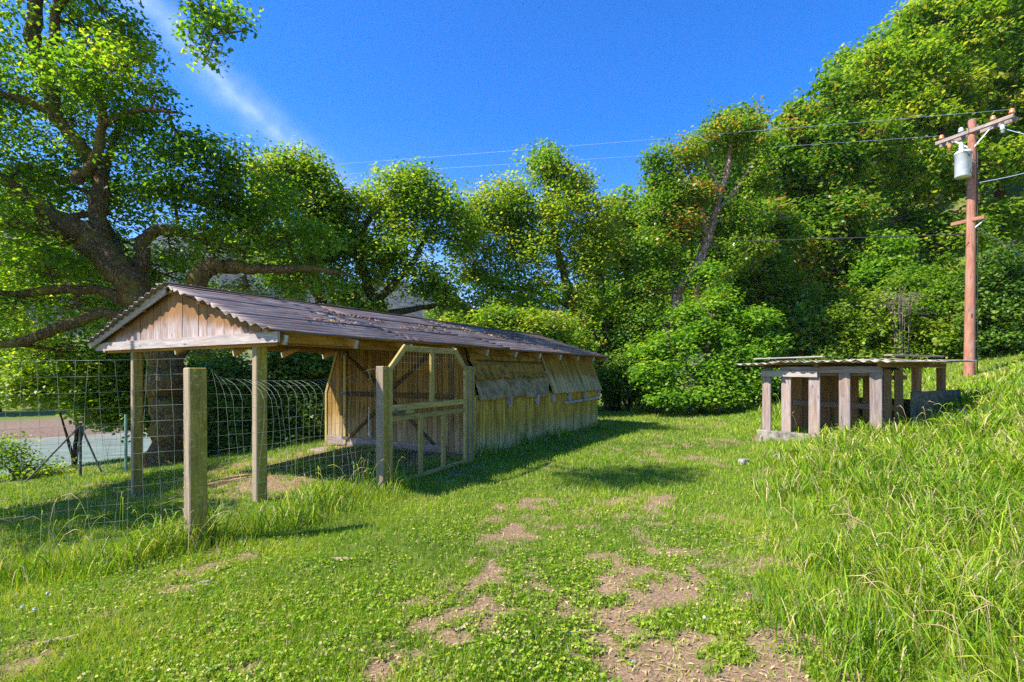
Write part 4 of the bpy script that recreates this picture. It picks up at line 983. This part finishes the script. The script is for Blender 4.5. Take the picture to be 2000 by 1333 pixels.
oak_lobes = [
    (60, 130, 13.5, 130, 110), (180, 60, 13.5, 80, 80), (250, 130, 12.5, 45, 60), (235, 40, 13.0, 30, 50), (150, 240, 13.5, 110, 80), (260, 260, 13, 70, 60), (360, 285, 13, 45, 35),
    (330, 345, 13, 100, 60), (430, 335, 13.2, 60, 55), (420, 420, 13.4, 90, 50), (520, 395, 14, 70, 60), (60, 320, 12.5, 90, 60), (40, 440, 11.8, 80, 45), (240, 430, 14, 80, 45),
    (560, 455, 14, 80, 40), (480, 490, 13.6, 80, 30), (610, 500, 14.4, 70, 35), (90, 520, 12.2, 110, 40), (30, 600, 11.8, 80, 35), (150, 600, 12.5, 70, 30), (190, 520, 13.6, 60, 40),
    (60, -110, 13, 170, 80), (200, -330, 11, 130, 80), (0, -380, 11, 150, 90), (-140, 100, 12, 130, 160), (-150, 400, 11.5, 120, 130), (400, 22, 11.0, 38, 26), (450, 50, 11.0, 34, 24), (395, 75, 11.0, 22, 26), (405, 110, 11.0, 9, 14),
    (600, 560, 14.4, 70, 25), (480, 565, 14.0, 60, 25), (40, 670, 12, 60, 25), (310, 190, 12.6, 25, 30), (170, 150, 12.2, 60, 60), (330, 480, 13.8, 55, 30), (100, 600, 14.5, 130, 60), (60, 500, 14.8, 120, 70), (230, 380, 14.8, 100, 60), (60, 380, 14.5, 110, 60), (120, 690, 14, 90, 25), (330, 540, 15.8, 90, 34), (420, 500, 15.8, 60, 34), (40, 480, 15.5, 90, 50), (250, 490, 15.8, 60, 40)]
make_tree('oak_tree', 'huge mossy oak with leaning forked trunk rising behind the porch', 'tree', oak_limbs, oak_lobes, 104000, 0.12, 'leaf_oak', 'bark_oak', 21, 40, None, 0.24, (0.58, 0.22), 14, clear=0.62)

make_tree('oak_tree', 'rounded oak just right of the big oak, above the roof front', 'tree',
    [[(640, 800, 19, 14), (635, 650, 19, 12), (610, 520, 19, 9), (600, 400, 19, 5)], [(635, 600, 19, 8), (570, 500, 19, 6), (560, 400, 19, 4)]],
    [(540, 350, 19, 45, 50), (590, 330, 19, 45, 40), (620, 390, 19, 40, 45), (540, 430, 19, 60, 50), (620, 470, 19, 50, 40), (560, 520, 19, 70, 40)],
    24000, 0.145, 'leaf_olive', 'bark_dark', 22, 32, 'oaks behind the coop', 0.34, (0.6, 0.22))
make_tree('oak_tree', 'spreading oak with open branches above the middle of the long roof', 'tree',
    [[(762, 800, 20, 16), (755, 640, 20, 13), (720, 560, 20, 10), (700, 470, 20, 7), (760, 380, 20, 4)], [(735, 590, 20, 8), (800, 520, 20, 6), (850, 430, 20, 4)], [(745, 615, 20, 7), (840, 600, 20, 5), (900, 590, 20, 3)]],
    [(690, 500, 20, 70, 55), (780, 470, 20, 70, 55), (760, 370, 20, 60, 40), (830, 380, 20, 50, 45), (700, 425, 20, 50, 45), (655, 460, 19.5, 45, 50), (825, 540, 20, 45, 40), (670, 560, 19.5, 60, 30), (740, 540, 20, 50, 35), (885, 425, 20, 38, 35), (800, 345, 20, 40, 22), (650, 400, 19.5, 45, 35), (900, 470, 20.5, 35, 30), (870, 580, 20, 45, 30), (700, 600, 19.5, 60, 22)],
    42000, 0.145, 'leaf_olive', 'bark_dark', 23, 32, 'oaks behind the coop', 0.32, (0.62, 0.24))
make_tree('oak_tree', 'tall peaked oak with two dark leaning trunks behind the far roof end', 'tree',
    [[(1196, 770, 22, 17), (1180, 690, 22, 15), (1130, 615, 22, 12), (1100, 530, 22, 8), (1080, 440, 22, 6), (1062, 330, 22, 3)], [(1200, 760, 22.3, 15), (1190, 660, 22.3, 12), (1176, 580, 22.3, 8), (1160, 480, 22.3, 5)], [(1120, 600, 22, 7), (1040, 570, 22, 5), (960, 560, 22, 3)], [(1090, 480, 22, 6), (1010, 430, 22, 4), (970, 400, 22, 3)]],
    [(1055, 325, 22, 34, 34), (1095, 345, 22, 40, 35), (1125, 370, 22, 35, 35), (985, 395, 22, 50, 42), (1110, 430, 22, 65, 45), (965, 465, 22, 50, 45), (1045, 485, 22, 75, 50), (1140, 510, 22, 48, 50), (985, 560, 22, 65, 40), (1080, 580, 22, 70, 45), (1020, 410, 22, 50, 40), (1160, 430, 22, 32, 38), (940, 600, 21, 50, 35), (1160, 610, 22, 40, 45), (910, 520, 22, 40, 40), (930, 420, 22, 35, 35), (1180, 480, 22.5, 35, 45)],
    52000, 0.15, 'leaf_olive', 'bark_dark', 24, 32, 'oaks behind the coop', 0.34, (0.64, 0.24))
make_tree('oak_tree', 'yellowish oak in the gap behind the leaning madrone', 'tree',
    [[(1225, 790, 27, 12), (1222, 600, 27, 10), (1225, 420, 27, 4)]],
    [(1222, 415, 27, 42, 38), (1200, 490, 27, 55, 50), (1255, 470, 27, 45, 60), (1230, 580, 27, 60, 60), (1195, 640, 27, 50, 50), (1270, 650, 26, 60, 60)],
    24000, 0.24, 'leaf_olive', 'bark_dark', 25, 40, 'oaks behind the coop', 0.42, (0.62, 0.2))
make_tree('madrone_tree', 'leaning madrone with peeling pinkish trunk and thin brownish top', 'tree',
    [[(1302, 790, 22, 11), (1306, 660, 22, 11), (1325, 575, 22, 10), (1355, 530, 22, 9), (1383, 470, 22, 8), (1400, 400, 22, 6), (1418, 340, 22, 5), (1430, 265, 22, 3)], [(1378, 485, 22, 6), (1368, 400, 22, 4), (1340, 320, 22, 3)], [(1395, 420, 22, 5), (1440, 370, 22, 4), (1470, 310, 22, 2)], [(1405, 370, 22, 4), (1370, 300, 22, 2.5), (1330, 265, 22, 1.5)]],
    [(1300, 335, 22, 40, 35), (1288, 400, 22, 34, 45), (1345, 300, 22, 38, 30), (1410, 260, 22, 36, 32), (1458, 275, 22, 34, 35), (1470, 345, 22, 36, 38), (1345, 375, 22, 45, 35), (1285, 490, 22, 45, 45), (1335, 440, 22, 40, 35), (1445, 430, 22, 45, 40), (1265, 570, 22, 40, 45), (1440, 500, 22, 50, 35), (1250, 640, 21.5, 35, 60)],
    42000, 0.15, 'leaf_madrone', 'bark_madrone', 26, 36, None, 0.30, (0.47, 0.22), 10, bare=0.08)
make_tree('maple_tree', 'low bright green maple at the far edge of the lawn', 'tree',
    [[(1372, 785, 19.5, 8), (1378, 700, 19.5, 6), (1390, 620, 19.5, 3)], [(1374, 750, 19.5, 5), (1320, 690, 19.5, 3), (1300, 640, 19.5, 2)], [(1375, 740, 19.5, 5), (1440, 690, 19.5, 3)]],
    [(1345, 625, 20.3, 42, 26), (1410, 590, 20.3, 36, 26), (1465, 630, 20, 50, 24), (1300, 680, 19.6, 44, 24), (1380, 660, 19.8, 55, 26), (1440, 690, 19.4, 58, 22), (1490, 680, 19.8, 30, 26), (1285, 740, 19.0, 40, 24), (1360, 725, 19.0, 62, 24), (1460, 745, 19.0, 50, 22), (1325, 772, 18.6, 66, 14), (1415, 772, 18.7, 60, 14), (1250, 700, 20.3, 24, 34), (1385, 545, 21, 30, 22)],
    30000, 0.155, 'leaf_maple', 'bark_dark', 27, 22, None, 0.27, (0.45, 0.25), up=0.8, spray=0.72)
make_tree('oak_tree', 'dense dark oak on the slope left of the tallest hillside crown', 'tree',
    [[(1630, 735, 28, 13), (1632, 560, 28, 11), (1650, 420, 28, 8), (1640, 250, 28, 4)], [(1636, 540, 28, 7), (1570, 430, 28, 5), (1550, 320, 28, 3)]],
    [(1560, 245, 28, 55, 48), (1615, 215, 28, 50, 50), (1590, 320, 28, 75, 60), (1660, 290, 28, 65, 60), (1545, 400, 28, 55, 55), (1630, 420, 28, 80, 60), (1570, 500, 28, 75, 50), (1670, 500, 28, 80, 55), (1610, 580, 28, 90, 45), (1510, 330, 28, 35, 45), (1520, 560, 27, 50, 60)],
    52000, 0.25, 'leaf_madrone', 'bark_dark', 28, 40, 'crowns on the wooded slope', 0.40, (0.5, 0.24), spray=0.8)
make_tree('oak_tree', 'tallest hillside oak reaching the top right of the picture', 'tree',
    [[(1815, 700, 29, 14), (1822, 520, 29, 12), (1835, 330, 29, 9), (1850, 120, 29, 6), (1870, -40, 29, 4)], [(1828, 420, 29, 7), (1760, 300, 29, 5), (1720, 180, 29, 3)], [(1840, 300, 29, 6), (1920, 200, 29, 4), (1960, 80, 29, 3)]],
    [(1690, 155, 29, 55, 45), (1745, 130, 29, 55, 50), (1800, 120, 29, 50, 55), (1830, 40, 29, 60, 55), (1905, 60, 29, 70, 60), (1975, 40, 29, 60, 70), (1740, 230, 29, 70, 55), (1830, 220, 29, 75, 60), (1930, 180, 29, 75, 60), (1770, 330, 29, 75, 55), (1870, 330, 29, 80, 60), (1970, 310, 29, 70, 60), (1740, 430, 29, 75, 55), (1850, 450, 29, 85, 55), (1960, 430, 29, 75, 50), (1900, -50, 29, 120, 60), (1700, 540, 29, 70, 50), (1800, 550, 29, 80, 45), (2060, 180, 29, 80, 150)],
    66000, 0.27, 'leaf_olive', 'bark_dark', 29, 40, 'crowns on the wooded slope', 0.42, (0.6, 0.24), spray=0.8)
make_tree('oak_tree', 'middle hillside oak between the madrone and the dark oak', 'tree',
    [[(1490, 770, 25, 10), (1480, 620, 25, 8), (1470, 470, 25, 4)]],
    [(1500, 450, 25, 50, 45), (1480, 540, 25, 60, 50), (1540, 600, 25, 55, 50), (1500, 650, 24, 60, 45), (1440, 580, 25, 50, 40), (1560, 690, 24, 60, 40)],
    26000, 0.23, 'leaf_madrone', 'bark_dark', 30, 40, 'crowns on the wooded slope', 0.40, (0.5, 0.2))
make_tree('oak_tree', 'oak standing just outside the left edge, shading the near yard', 'tree',
    [[(-1250, 1000, 5.4, 60), (-1240, 700, 5.4, 50), (-1180, 300, 5.4, 35), (-1150, -100, 5.4, 20)], [(-1210, 400, 5.4, 25), (-1000, 100, 5.6, 15)], [(-1180, 300, 5.4, 25), (-1200, 0, 6.5, 15)]],
    [(-1000, -50, 5.4, 180, 130), (-1250, -150, 5.5, 220, 170), (-820, 60, 6.4, 120, 90), (-700, 120, 7.4, 110, 80), (-1150, -50, 4.2, 200, 150), (-620, 60, 8.4, 110, 80), (-1032, -1756, 4.2, 170, 130)],
    12000, 0.15, 'leaf_oak', 'bark_oak', 33, 40, None, 0.28, (0.5, 0.2))
def shrub(label, lobes, n, size, mat, seed, sig=0.25, tint=(0.5, 0.2), cat='shrub', stem=None, group='shrubs round the yard'):
    bx = sum(l[0] for l in lobes) / len(lobes); Z = sum(l[2] for l in lobes) / len(lobes); p = at(bx, 700, Z); g = g1(p.x, p.y)
    py = HZ - (g - CAMH) / Z * F; top = min(l[1] for l in lobes)
    limbs = [[(bx, py, Z, 4), (bx + 6, (py * 2 + top) / 3, Z, 3), (bx, (py + top) / 2, Z, 2)], [(bx, py - 8, Z, 3), (bx + 30, (py + top) / 2, Z, 1.5)], [(bx, py - 8, Z, 3), (bx - 30, (py + top) / 2, Z, 1.5)]]
    return make_tree('shrub', label, cat, limbs, lobes, n, size, mat, 'bark_dark', seed, 40, group, sig, tint, 8, limb_name='stem')
shrub('yellow green shrub on the bank behind the hut roof', [(1640, 645, 23, 50, 40), (1700, 620, 23, 50, 45), (1760, 650, 23, 55, 40), (1660, 690, 23, 60, 25), (1740, 690, 23, 60, 25)], 26000, 0.17, 'leaf_shrub', 41)
shrub('rounded green shrub left of the utility pole', [(1815, 620, 23, 55, 50), (1850, 670, 22.5, 50, 40), (1790, 560, 24, 50, 40)], 18000, 0.18, 'leaf_olive', 42)
shrub('dark evergreen shrub right of the utility pole at the picture edge', [(1945, 540, 21, 45, 55), (1985, 600, 21, 55, 60), (1930, 620, 21, 45, 50), (1960, 670, 21, 60, 35), (2040, 560, 21, 70, 90)], 24000, 0.16, 'leaf_dark', 43, tint=(0.6, 0.2))
shrub('light green sapling behind the dark oak trunk', [(1730, 500, 26, 40, 45), (1700, 545, 26, 40, 30), (1760, 560, 26, 40, 35)], 12000, 0.2, 'leaf_maple', 44)
shrub('dark shrub at the foot of the two leaning trunks', [(1190, 730, 21.5, 40, 45), (1235, 740, 21, 45, 45), (1215, 680, 22, 45, 45), (1265, 740, 20.5, 35, 45)], 20000, 0.16, 'leaf_dark', 45, tint=(0.65, 0.2))
shrub('green bushes showing over the far half of the roof', [(900, 655, 19, 55, 35), (975, 640, 19, 55, 35), (1045, 640, 19, 55, 35), (1110, 665, 19.5, 50, 40), (1000, 680, 19, 90, 40)], 26000, 0.15, 'leaf_olive', 46, tint=(0.62, 0.2))
shrub('sunlit shrub hanging over the river bank at the left', [(70, 745, 15, 75, 35), (160, 760, 15, 75, 40), (220, 740, 15, 50, 50), (215, 800, 15, 55, 25), (60, 690, 15.5, 60, 30)], 22000, 0.14, 'leaf_shrub', 47)
shrub('small weedy shrub at the left edge before the river', [(20, 900, 13, 30, 26), (75, 925, 13, 40, 16), (0, 870, 13, 22, 18)], 2600, 0.085, 'leaf_olive', 48)
shrub('dark ivy thicket behind the curled wire mesh', [(560, 760, 15, 65, 60), (500, 790, 14.5, 50, 70), (610, 820, 14.5, 45, 70), (450, 760, 14.5, 45, 60), (560, 860, 14.2, 80, 35), (625, 715, 15, 35, 40), (430, 850, 14.2, 50, 40)], 44000, 0.13, 'leaf_dark', 49, tint=(0.62, 0.22))
shrub('leafy undergrowth between the oak trunk and the left porch post', [(285, 790, 15.5, 40, 55), (240, 700, 15.5, 45, 30), (395, 770, 15, 35, 55)], 15000, 0.13, 'leaf_oak', 50, tint=(0.6, 0.2))
shrub('dark shrubs closing the lawn behind the hut', [(1530, 740, 22, 50, 35), (1600, 725, 22.5, 50, 30), (1490, 760, 21, 40, 25)], 16000, 0.17, 'leaf_dark', 51, tint=(0.6, 0.2))
shrub('thin grey leafless thicket in the shrubs left of the pole', [(1755, 555, 22.5, 18, 12)], 90, 0.1, 'leaf_olive', 52)
# bare bleached brush
tb = Tubes(); q = np.random.default_rng(8); c0 = np.array(at(1762, 585, 22.0)); gb_ = g1(c0[0], c0[1])
base = np.array([c0[0], c0[1], gb_ - 0.1])
for k in range(16):                                   # arching grey stems with side twigs
    a = q.uniform(0, 6.28); d = np.array([math.cos(a), 0.6 * math.sin(a), 0]); L = q.uniform(0.4, 1.0)
    P = [base, base + d * 0.25 + np.array([0, 0, 1.0]), base * [1, 1, 0] + [0, 0, c0[2] - 0.2] + d * L * 0.6, c0 + d * L + np.array([0, 0, q.uniform(-0.35, 0.3)]), c0 + d * L * 1.35 + np.array([0, 0, q.uniform(-0.7, 0.0)])]
    sp, sr = smooth_path(P, [0.02, 0.018, 0.014, 0.009, 0.004], 5); tb.add(sp + q.normal(0, 0.015, sp.shape), sr, 4)
    for m_ in range(7):
        s0 = sp[q.integers(9, len(sp))]; e_ = s0 + q.normal(0, 1, 3) * np.array([0.3, 0.25, 0.2])
        tb.add([s0, (s0 + e_) / 2 + q.normal(0, 0.06, 3), e_, e_ + q.normal(0, 0.08, 3)], [0.008, 0.006, 0.005, 0.003], 3)
br_me = tb.mesh('dead_bush'); tag(link('dead_bush', br_me, M['twig_grey']), 'bleached leafless brush tangled in the shrubs on the bank', 'dead bush')

# wooded background: copies of a few whole trees, standing where the slope and the far bank show through
def copy_tree(o, parent=None):
    c = o.copy(); col.objects.link(c); c.parent = parent
    for ch in o.children: copy_tree(ch, c)
    return c
def proto(seed, mat, tint):
    Z = 30.0; bx = 1000; 
    return make_tree('forest_tree', 'x', 'tree', [[(bx, 780, Z, 9), (bx + 8, 600, Z, 7), (bx - 5, 450, Z, 4), (bx, 330, Z, 2)]],
        [(bx, 350, Z, 45, 45), (bx - 45, 420, Z, 50, 45), (bx + 50, 430, Z, 50, 45), (bx - 60, 510, Z, 60, 50), (bx + 55, 520, Z, 65, 50), (bx, 480, Z, 70, 60), (bx - 20, 590, Z, 80, 45), (bx + 40, 610, Z, 70, 45), (bx - 60, 640, Z, 60, 45)],
        20000, 0.30, mat, 'bark_dark', seed, 36, 'forest filling the slope and the far bank', 0.5, tint)
protos = [proto(61, 'leaf_olive', (0.5, 0.2)), proto(62, 'leaf_dark', (0.6, 0.2)), proto(63, 'leaf_madrone', (0.5, 0.2))]
spots = [  # x, y, scale
    (10, 34, 0.9), (15, 38, 1.1), (21, 37, 1.0), (27, 36, 1.15), (33, 35, 1.1), (20, 44, 1.2), (29, 44, 1.25), (38, 42, 1.2), (44, 36, 1.2), (35, 28, 1.0), (41, 28, 1.1), (6, 38, 0.8), (12, 30, 0.6),
    (1, 33, 0.55), (-4, 31, 0.45), (50, 48, 1.4), (42, 54, 1.15),
    (-44, 34, 0.8), (-38, 38, 0.7), (-33, 42, 0.75), (-27, 46, 0.7), (-50, 28, 0.8), (-21, 50, 0.75), (-14, 53, 0.75), (-7, 57, 0.8), (1, 60, 0.8), (-58, 30, 0.9), (-9, 27.5, 0.38), (-13, 24, 0.36)]
kinds = ('olive', 'dark evergreen', 'glossy')
used = set(); seen = set(); q = random.Random(4)
for i, (x, y, s) in enumerate(spots):
    k = i % 3; t = protos[k] if k not in used else copy_tree(protos[k]); used.add(k)
    t.location = (x, y, g1(x, y) - 0.05); t.rotation_euler = (0, 0, q.uniform(0, 6.28)); t.scale = (s, s, s * q.uniform(0.92, 1.08))
    far = (-0.66 * x + 0.75 * y) > 40; px = 1000 + x / y * F
    bins = ((0, 'past the left picture edge'), (150, 'at the left picture edge'), (330, 'left of the big oak trunk'), (480, 'right of the big oak trunk'), (620, 'above the front of the long roof'), (800, 'above the middle of the long roof'), (960, 'above the far half of the long roof'),
            (1150, 'behind the tall peaked oak'), (1290, 'in the gap left of the madrone'), (1420, 'behind the leaning madrone'), (1540, 'right of the madrone'), (1650, 'behind the dark slope oak'), (1760, 'above the hut roof'), (1880, 'left of the utility pole'), (1990, 'right of the utility pole'), (9999, 'past the right picture edge'))
    where = next(b for a, b in bins if px < a)
    lb = '%s %s %s' % (kinds[k], 'tree across the river' if far else 'background tree', where)
    while lb in seen: lb = 'farther ' + lb
    seen.add(lb); t['label'] = lb

# ------------------------------------------------------------------ grass, clover, straw, litter
LEFT_RUN = (POST_F, LEFT_END)
def blades(name, label, x, y, h, w, tint, lean, q, segs=1, cat='grass'):
    n = len(x); z = gz(x, y) - 0.006
    B = np.stack([x, y, z], -1); a = q.uniform(0, 2 * math.pi, n)
    side = np.stack([np.cos(a), np.sin(a), 0 * a], -1) * (w * 0.5)[:, None]
    la = q.uniform(0, 2 * math.pi, n); ln = np.stack([np.cos(la), np.sin(la), 0 * la], -1) * (lean * h)[:, None]
    up = np.zeros((n, 3)); up[:, 2] = h
    if segs == 1:
        V = np.stack([B - side, B + side, B + up + ln], 1).reshape(-1, 3); Fc = np.arange(n * 3).reshape(n, 3); k = 3
    else:
        m1 = B + up * 0.45 + ln * 0.22; m2 = B + up * 0.82 + ln * 0.6; tp = B + up * (1 - 0.25 * np.minimum(lean, 1.2))[:, None] + ln * 1.15
        V = np.stack([B - side * .8, B + side * .8, m1 + side, m1 - side, m2 + side * .7, m2 - side * .7, tp], 1).reshape(-1, 3)
        o = (np.arange(n) * 7)[:, None]; Fc = np.concatenate([o + np.array([[0, 1, 2]]), o + np.array([[0, 2, 3]]), o + np.array([[3, 2, 4]]), o + np.array([[3, 4, 5]]), o + np.array([[5, 4, 6]])]); k = 7
    o_ = link(name, fast_mesh(name, V, Fc, False, {'tint': np.repeat(tint, k)}), M['blade'])
    return tag(o_, label, cat, None, 'stuff')
q = np.random.default_rng(77)
def polar(n, r0, r1, a=54):
    r = np.exp(q.uniform(math.log(r0), math.log(r1), n)); th = np.radians(q.uniform(-a, a, n)); return r * np.sin(th), r * np.cos(th), r
def tallness(x, y):
    edge = x - (0.35 + 0.43 * y) + 0.9 * (fbm(x * 0.9, y * 0.9, 55) - 0.5)
    t = sstep(edge, -0.2, 1.3) * (1 - 0.55 * sstep(y, 14, 19))
    fence = np.minimum(seg_d(x, y, POST_F, LEFT_END), seg_d(x, y, POST_F, GATE_L))
    t2 = (1 - sstep(fence + 0.35 * (fbm(x * 2, y * 2, 66) - 0.5), 0.10, 0.55))
    s, tt_ = coop_st(x, y)
    wall = (1 - sstep(np.abs(tt_ - 0.12), 0.05, 0.30)) * (s > SB - 0.2) * (s < SE + 0.2)
    gp = 1 - sstep(np.hypot(x - GATE_L.x, y - GATE_L.y), 0.1, 0.5)
    hx, hy = x - HC.x, y - HC.y; hw = hx * HW.x + hy * HW.y; hd = hx * HD.x + hy * HD.y      # trodden in front of the hut
    t = t * (1 - 0.75 * sstep(hw, 0.3, 1.0) * (1 - sstep(hw, 3.0, 4.0)) * sstep(hd, -2.0, -0.9))
    return np.clip(np.maximum(np.maximum(t, 0.75 * t2), np.maximum(0.5 * wall, 0.4 * gp)), 0, 1), t
def blocked(x, y):
    s, t = coop_st(x, y); b = (s > SB) & (s < SE) & (t > TA + 0.06) & (t < TB)
    qv = -0.66 * x + 0.75 * y
    return b | (qv > 23.5) | ((x > 8) & (y > 24))
# short turf
x, y, r = polar(620000, 2.1, 34)
d = dirt(x, y); T, _ = tallness(x, y); pt = fbm(x * 0.8, y * 0.8, 91)
keep = (q.uniform(0, 1, len(x)) > np.maximum(d * 0.93, 0.10 + 0.5 * sstep(fbm(x * 7, y * 7, 93, 3), 0.52, 0.72))) & ~blocked(x, y)
x, y, r, T, pt, d = x[keep], y[keep], r[keep], T[keep], pt[keep], d[keep]
k = np.maximum(1, r / 4.5)
h = q.uniform(0.022, 0.062, len(x)) * (0.7 + 0.7 * pt) * (1 + 1.6 * T) * np.minimum(1.5, 1 + 0.04 * r)
w = q.uniform(0.0040, 0.0075, len(x)) * k
tint = np.clip(q.normal(0.42, 0.19, len(x)) + (pt - 0.5) * 0.9 + (fbm(x * 3, y * 3, 95) - 0.5) * 0.5, 0.02, 0.86)
dry = q.uniform(0, 1, len(x)) < 0.075 + 0.12 * (d > 0.1); tint[dry] = q.uniform(0.9, 1, dry.sum())
blades('lawn_grass', 'short bright lawn grass covering the ground', x, y, h, w, tint, q.uniform(0.1, 0.9, len(x)), q)
# broad clover and plantain leaves, lying nearly flat
x, y, r = polar(120000, 2.1, 12)
d = dirt(x, y); cv = fbm(x * 1.6 + 5, y * 1.6, 15)
keep = (q.uniform(0, 1, len(x)) > np.maximum(d * 1.02, 0.92 - 1.6 * np.maximum(cv - 0.38, 0))) & ~blocked(x, y)
x, y, r, cv = x[keep], y[keep], r[keep], cv[keep]
C = np.stack([x, y, gz(x, y) + q.uniform(0.008, 0.045, len(x))], -1)
V, Fc, tn = leaf_cloud(C, 0.008, 3, 0.022, q, np.clip(q.normal(0.55, 0.16, len(x)), 0, 0.84), 0.3, 1.1)
tag(link('clover', fast_mesh('clover', V, Fc, False, {'tint': tn}), M['blade']), 'low clover leaves mixed into the lawn', 'clover', None, 'stuff')
# tall grass on the bank, along the fence and at the wall
x, y, r = polar(400000, 2.2, 30)
T, tb_ = tallness(x, y); cl = fbm(x * 2.2, y * 2.2, 19)
keep = (q.uniform(0, 1, len(x)) < T * (0.08 + 0.95 * sstep(cl, 0.42, 0.64))) & ~blocked(x, y)
x, y, r, T, tb_, cl = x[keep], y[keep], r[keep], T[keep], tb_[keep], cl[keep]
k = np.maximum(1, r / 5.0)
h = q.uniform(0.11, 0.37, len(x)) * (0.55 + 0.65 * T) * (0.75 + 0.5 * cl)
w = q.uniform(0.005, 0.0115, len(x)) * k
tint = np.clip(q.normal(0.42, 0.22, len(x)) + (fbm(x * 1.5, y * 1.5, 96) - 0.5) * 0.7, 0.02, 0.86); dry = q.uniform(0, 1, len(x)) < 0.11; tint[dry] = q.uniform(0.88, 1, dry.sum())
blades('tall_grass', 'long uncut grass on the bank and along the fence', x, y, h, w, tint, q.uniform(0.15, 0.95, len(x)), q, 3)
# seeding stalks
x, y, r = polar(16000, 2.6, 22); T, tb_ = tallness(x, y)
keep = (q.uniform(0, 1, len(x)) < T * 0.30) & ~blocked(x, y); x, y, r = x[keep], y[keep], r[keep]
tb = Tubes(); 
for X, Y, Rr in zip(x[:1600], y[:1600], r[:1600]):
    z = g1(X, Y); hgt = q.uniform(0.30, 0.62); a = q.uniform(0, 6.28); l = q.uniform(0.05, 0.2)
    dx, dy = math.cos(a) * l, math.sin(a) * l; s_ = max(1, Rr / 6)
    tb.add([(X, Y, z - 0.01), (X + dx * .3, Y + dy * .3, z + hgt * .6), (X + dx * .8, Y + dy * .8, z + hgt * .9), (X + dx * 1.3, Y + dy * 1.3, z + hgt), (X + dx * 1.9, Y + dy * 1.9, z + hgt * 0.95)], np.array([0.0010, 0.0009, 0.0018, 0.0034, 0.0005]) * s_, 3)
me = tb.mesh('seed_stalks'); at_ = me.attributes.new('tint', 'FLOAT', 'POINT'); nV = len(me.vertices); at_.data.foreach_set('value', np.repeat(q.uniform(0.6, 1.0, nV // 15 + 1), 15)[:nV].astype(np.float32))
tag(link('seed_stalks', me, M['blade']), 'pale seeding grass stalks standing in the long grass', 'grass', None, 'stuff')
# straw and wood chips on bare soil
x, y, r = polar(60000, 2.1, 14); d = dirt(x, y)
keep = (q.uniform(0, 1, len(x)) < 0.05 + 0.40 * d) & ~blocked(x, y); x, y, r = x[keep][:26000], y[keep][:26000], r[keep][:26000]
C = np.stack([x, y, gz(x, y) + q.uniform(0.002, 0.012, len(x))], -1)
V, Fc, tn = leaf_cloud(C, 0.01, 1, 0.045, q, q.uniform(0.88, 1.0, len(x)), 0.2, 2.2, (0.04, 0.16))
tag(link('straw', fast_mesh('straw', V, Fc, False, {'tint': np.maximum(tn, 0.89)}), M['blade']), 'dry straw and chips scattered over the bare soil', 'straw', None, 'stuff')
# dead leaves blown on the roof
def roof_litter(label, spots, n, seed):
    qq = np.random.default_rng(seed); P = []
    for s, t, a, b in spots:
        m_ = int(n * a * b / sum(u * v for _, _, u, v in spots)) + 10
        ss = s + qq.normal(0, a, m_); tt_ = np.clip(t + qq.normal(0, b, m_), 0.05, 2.36); P.append(np.stack([ss, tt_, ZE + SL * tt_ + 0.078 + qq.uniform(0, 0.03, m_)], -1))
    P = np.concatenate(P); V, Fc, tn = leaf_cloud(P, 0.01, 1, 0.055, qq, qq.uniform(0, 1, len(P)), 0.3, 1.6)
    W = np.array([[CU.x, CU.y, 0], [CV.x, CV.y, 0], [0, 0, 1]]); V = V @ W + np.array(CO)
    return tag(link('leaf_litter', fast_mesh('leaf_litter', V, Fc, False), M['litter']), label, 'leaf litter', None, 'stuff')
roof_litter('brown dead leaves gathered on the corrugated roof', [(2.4, 1.55, 0.35, 0.06), (2.9, 1.45, 0.2, 0.05), (5.6, 2.0, 0.16, 0.22), (5.9, 1.6, 0.12, 0.15), (1.5, 0.8, 0.3, 0.04), (3.5, 0.9, 0.4, 0.05), (4.3, 1.3, 0.3, 0.05), (8.6, 1.9, 0.5, 0.15), (7.0, 1.2, 0.5, 0.1)], 700, 5)
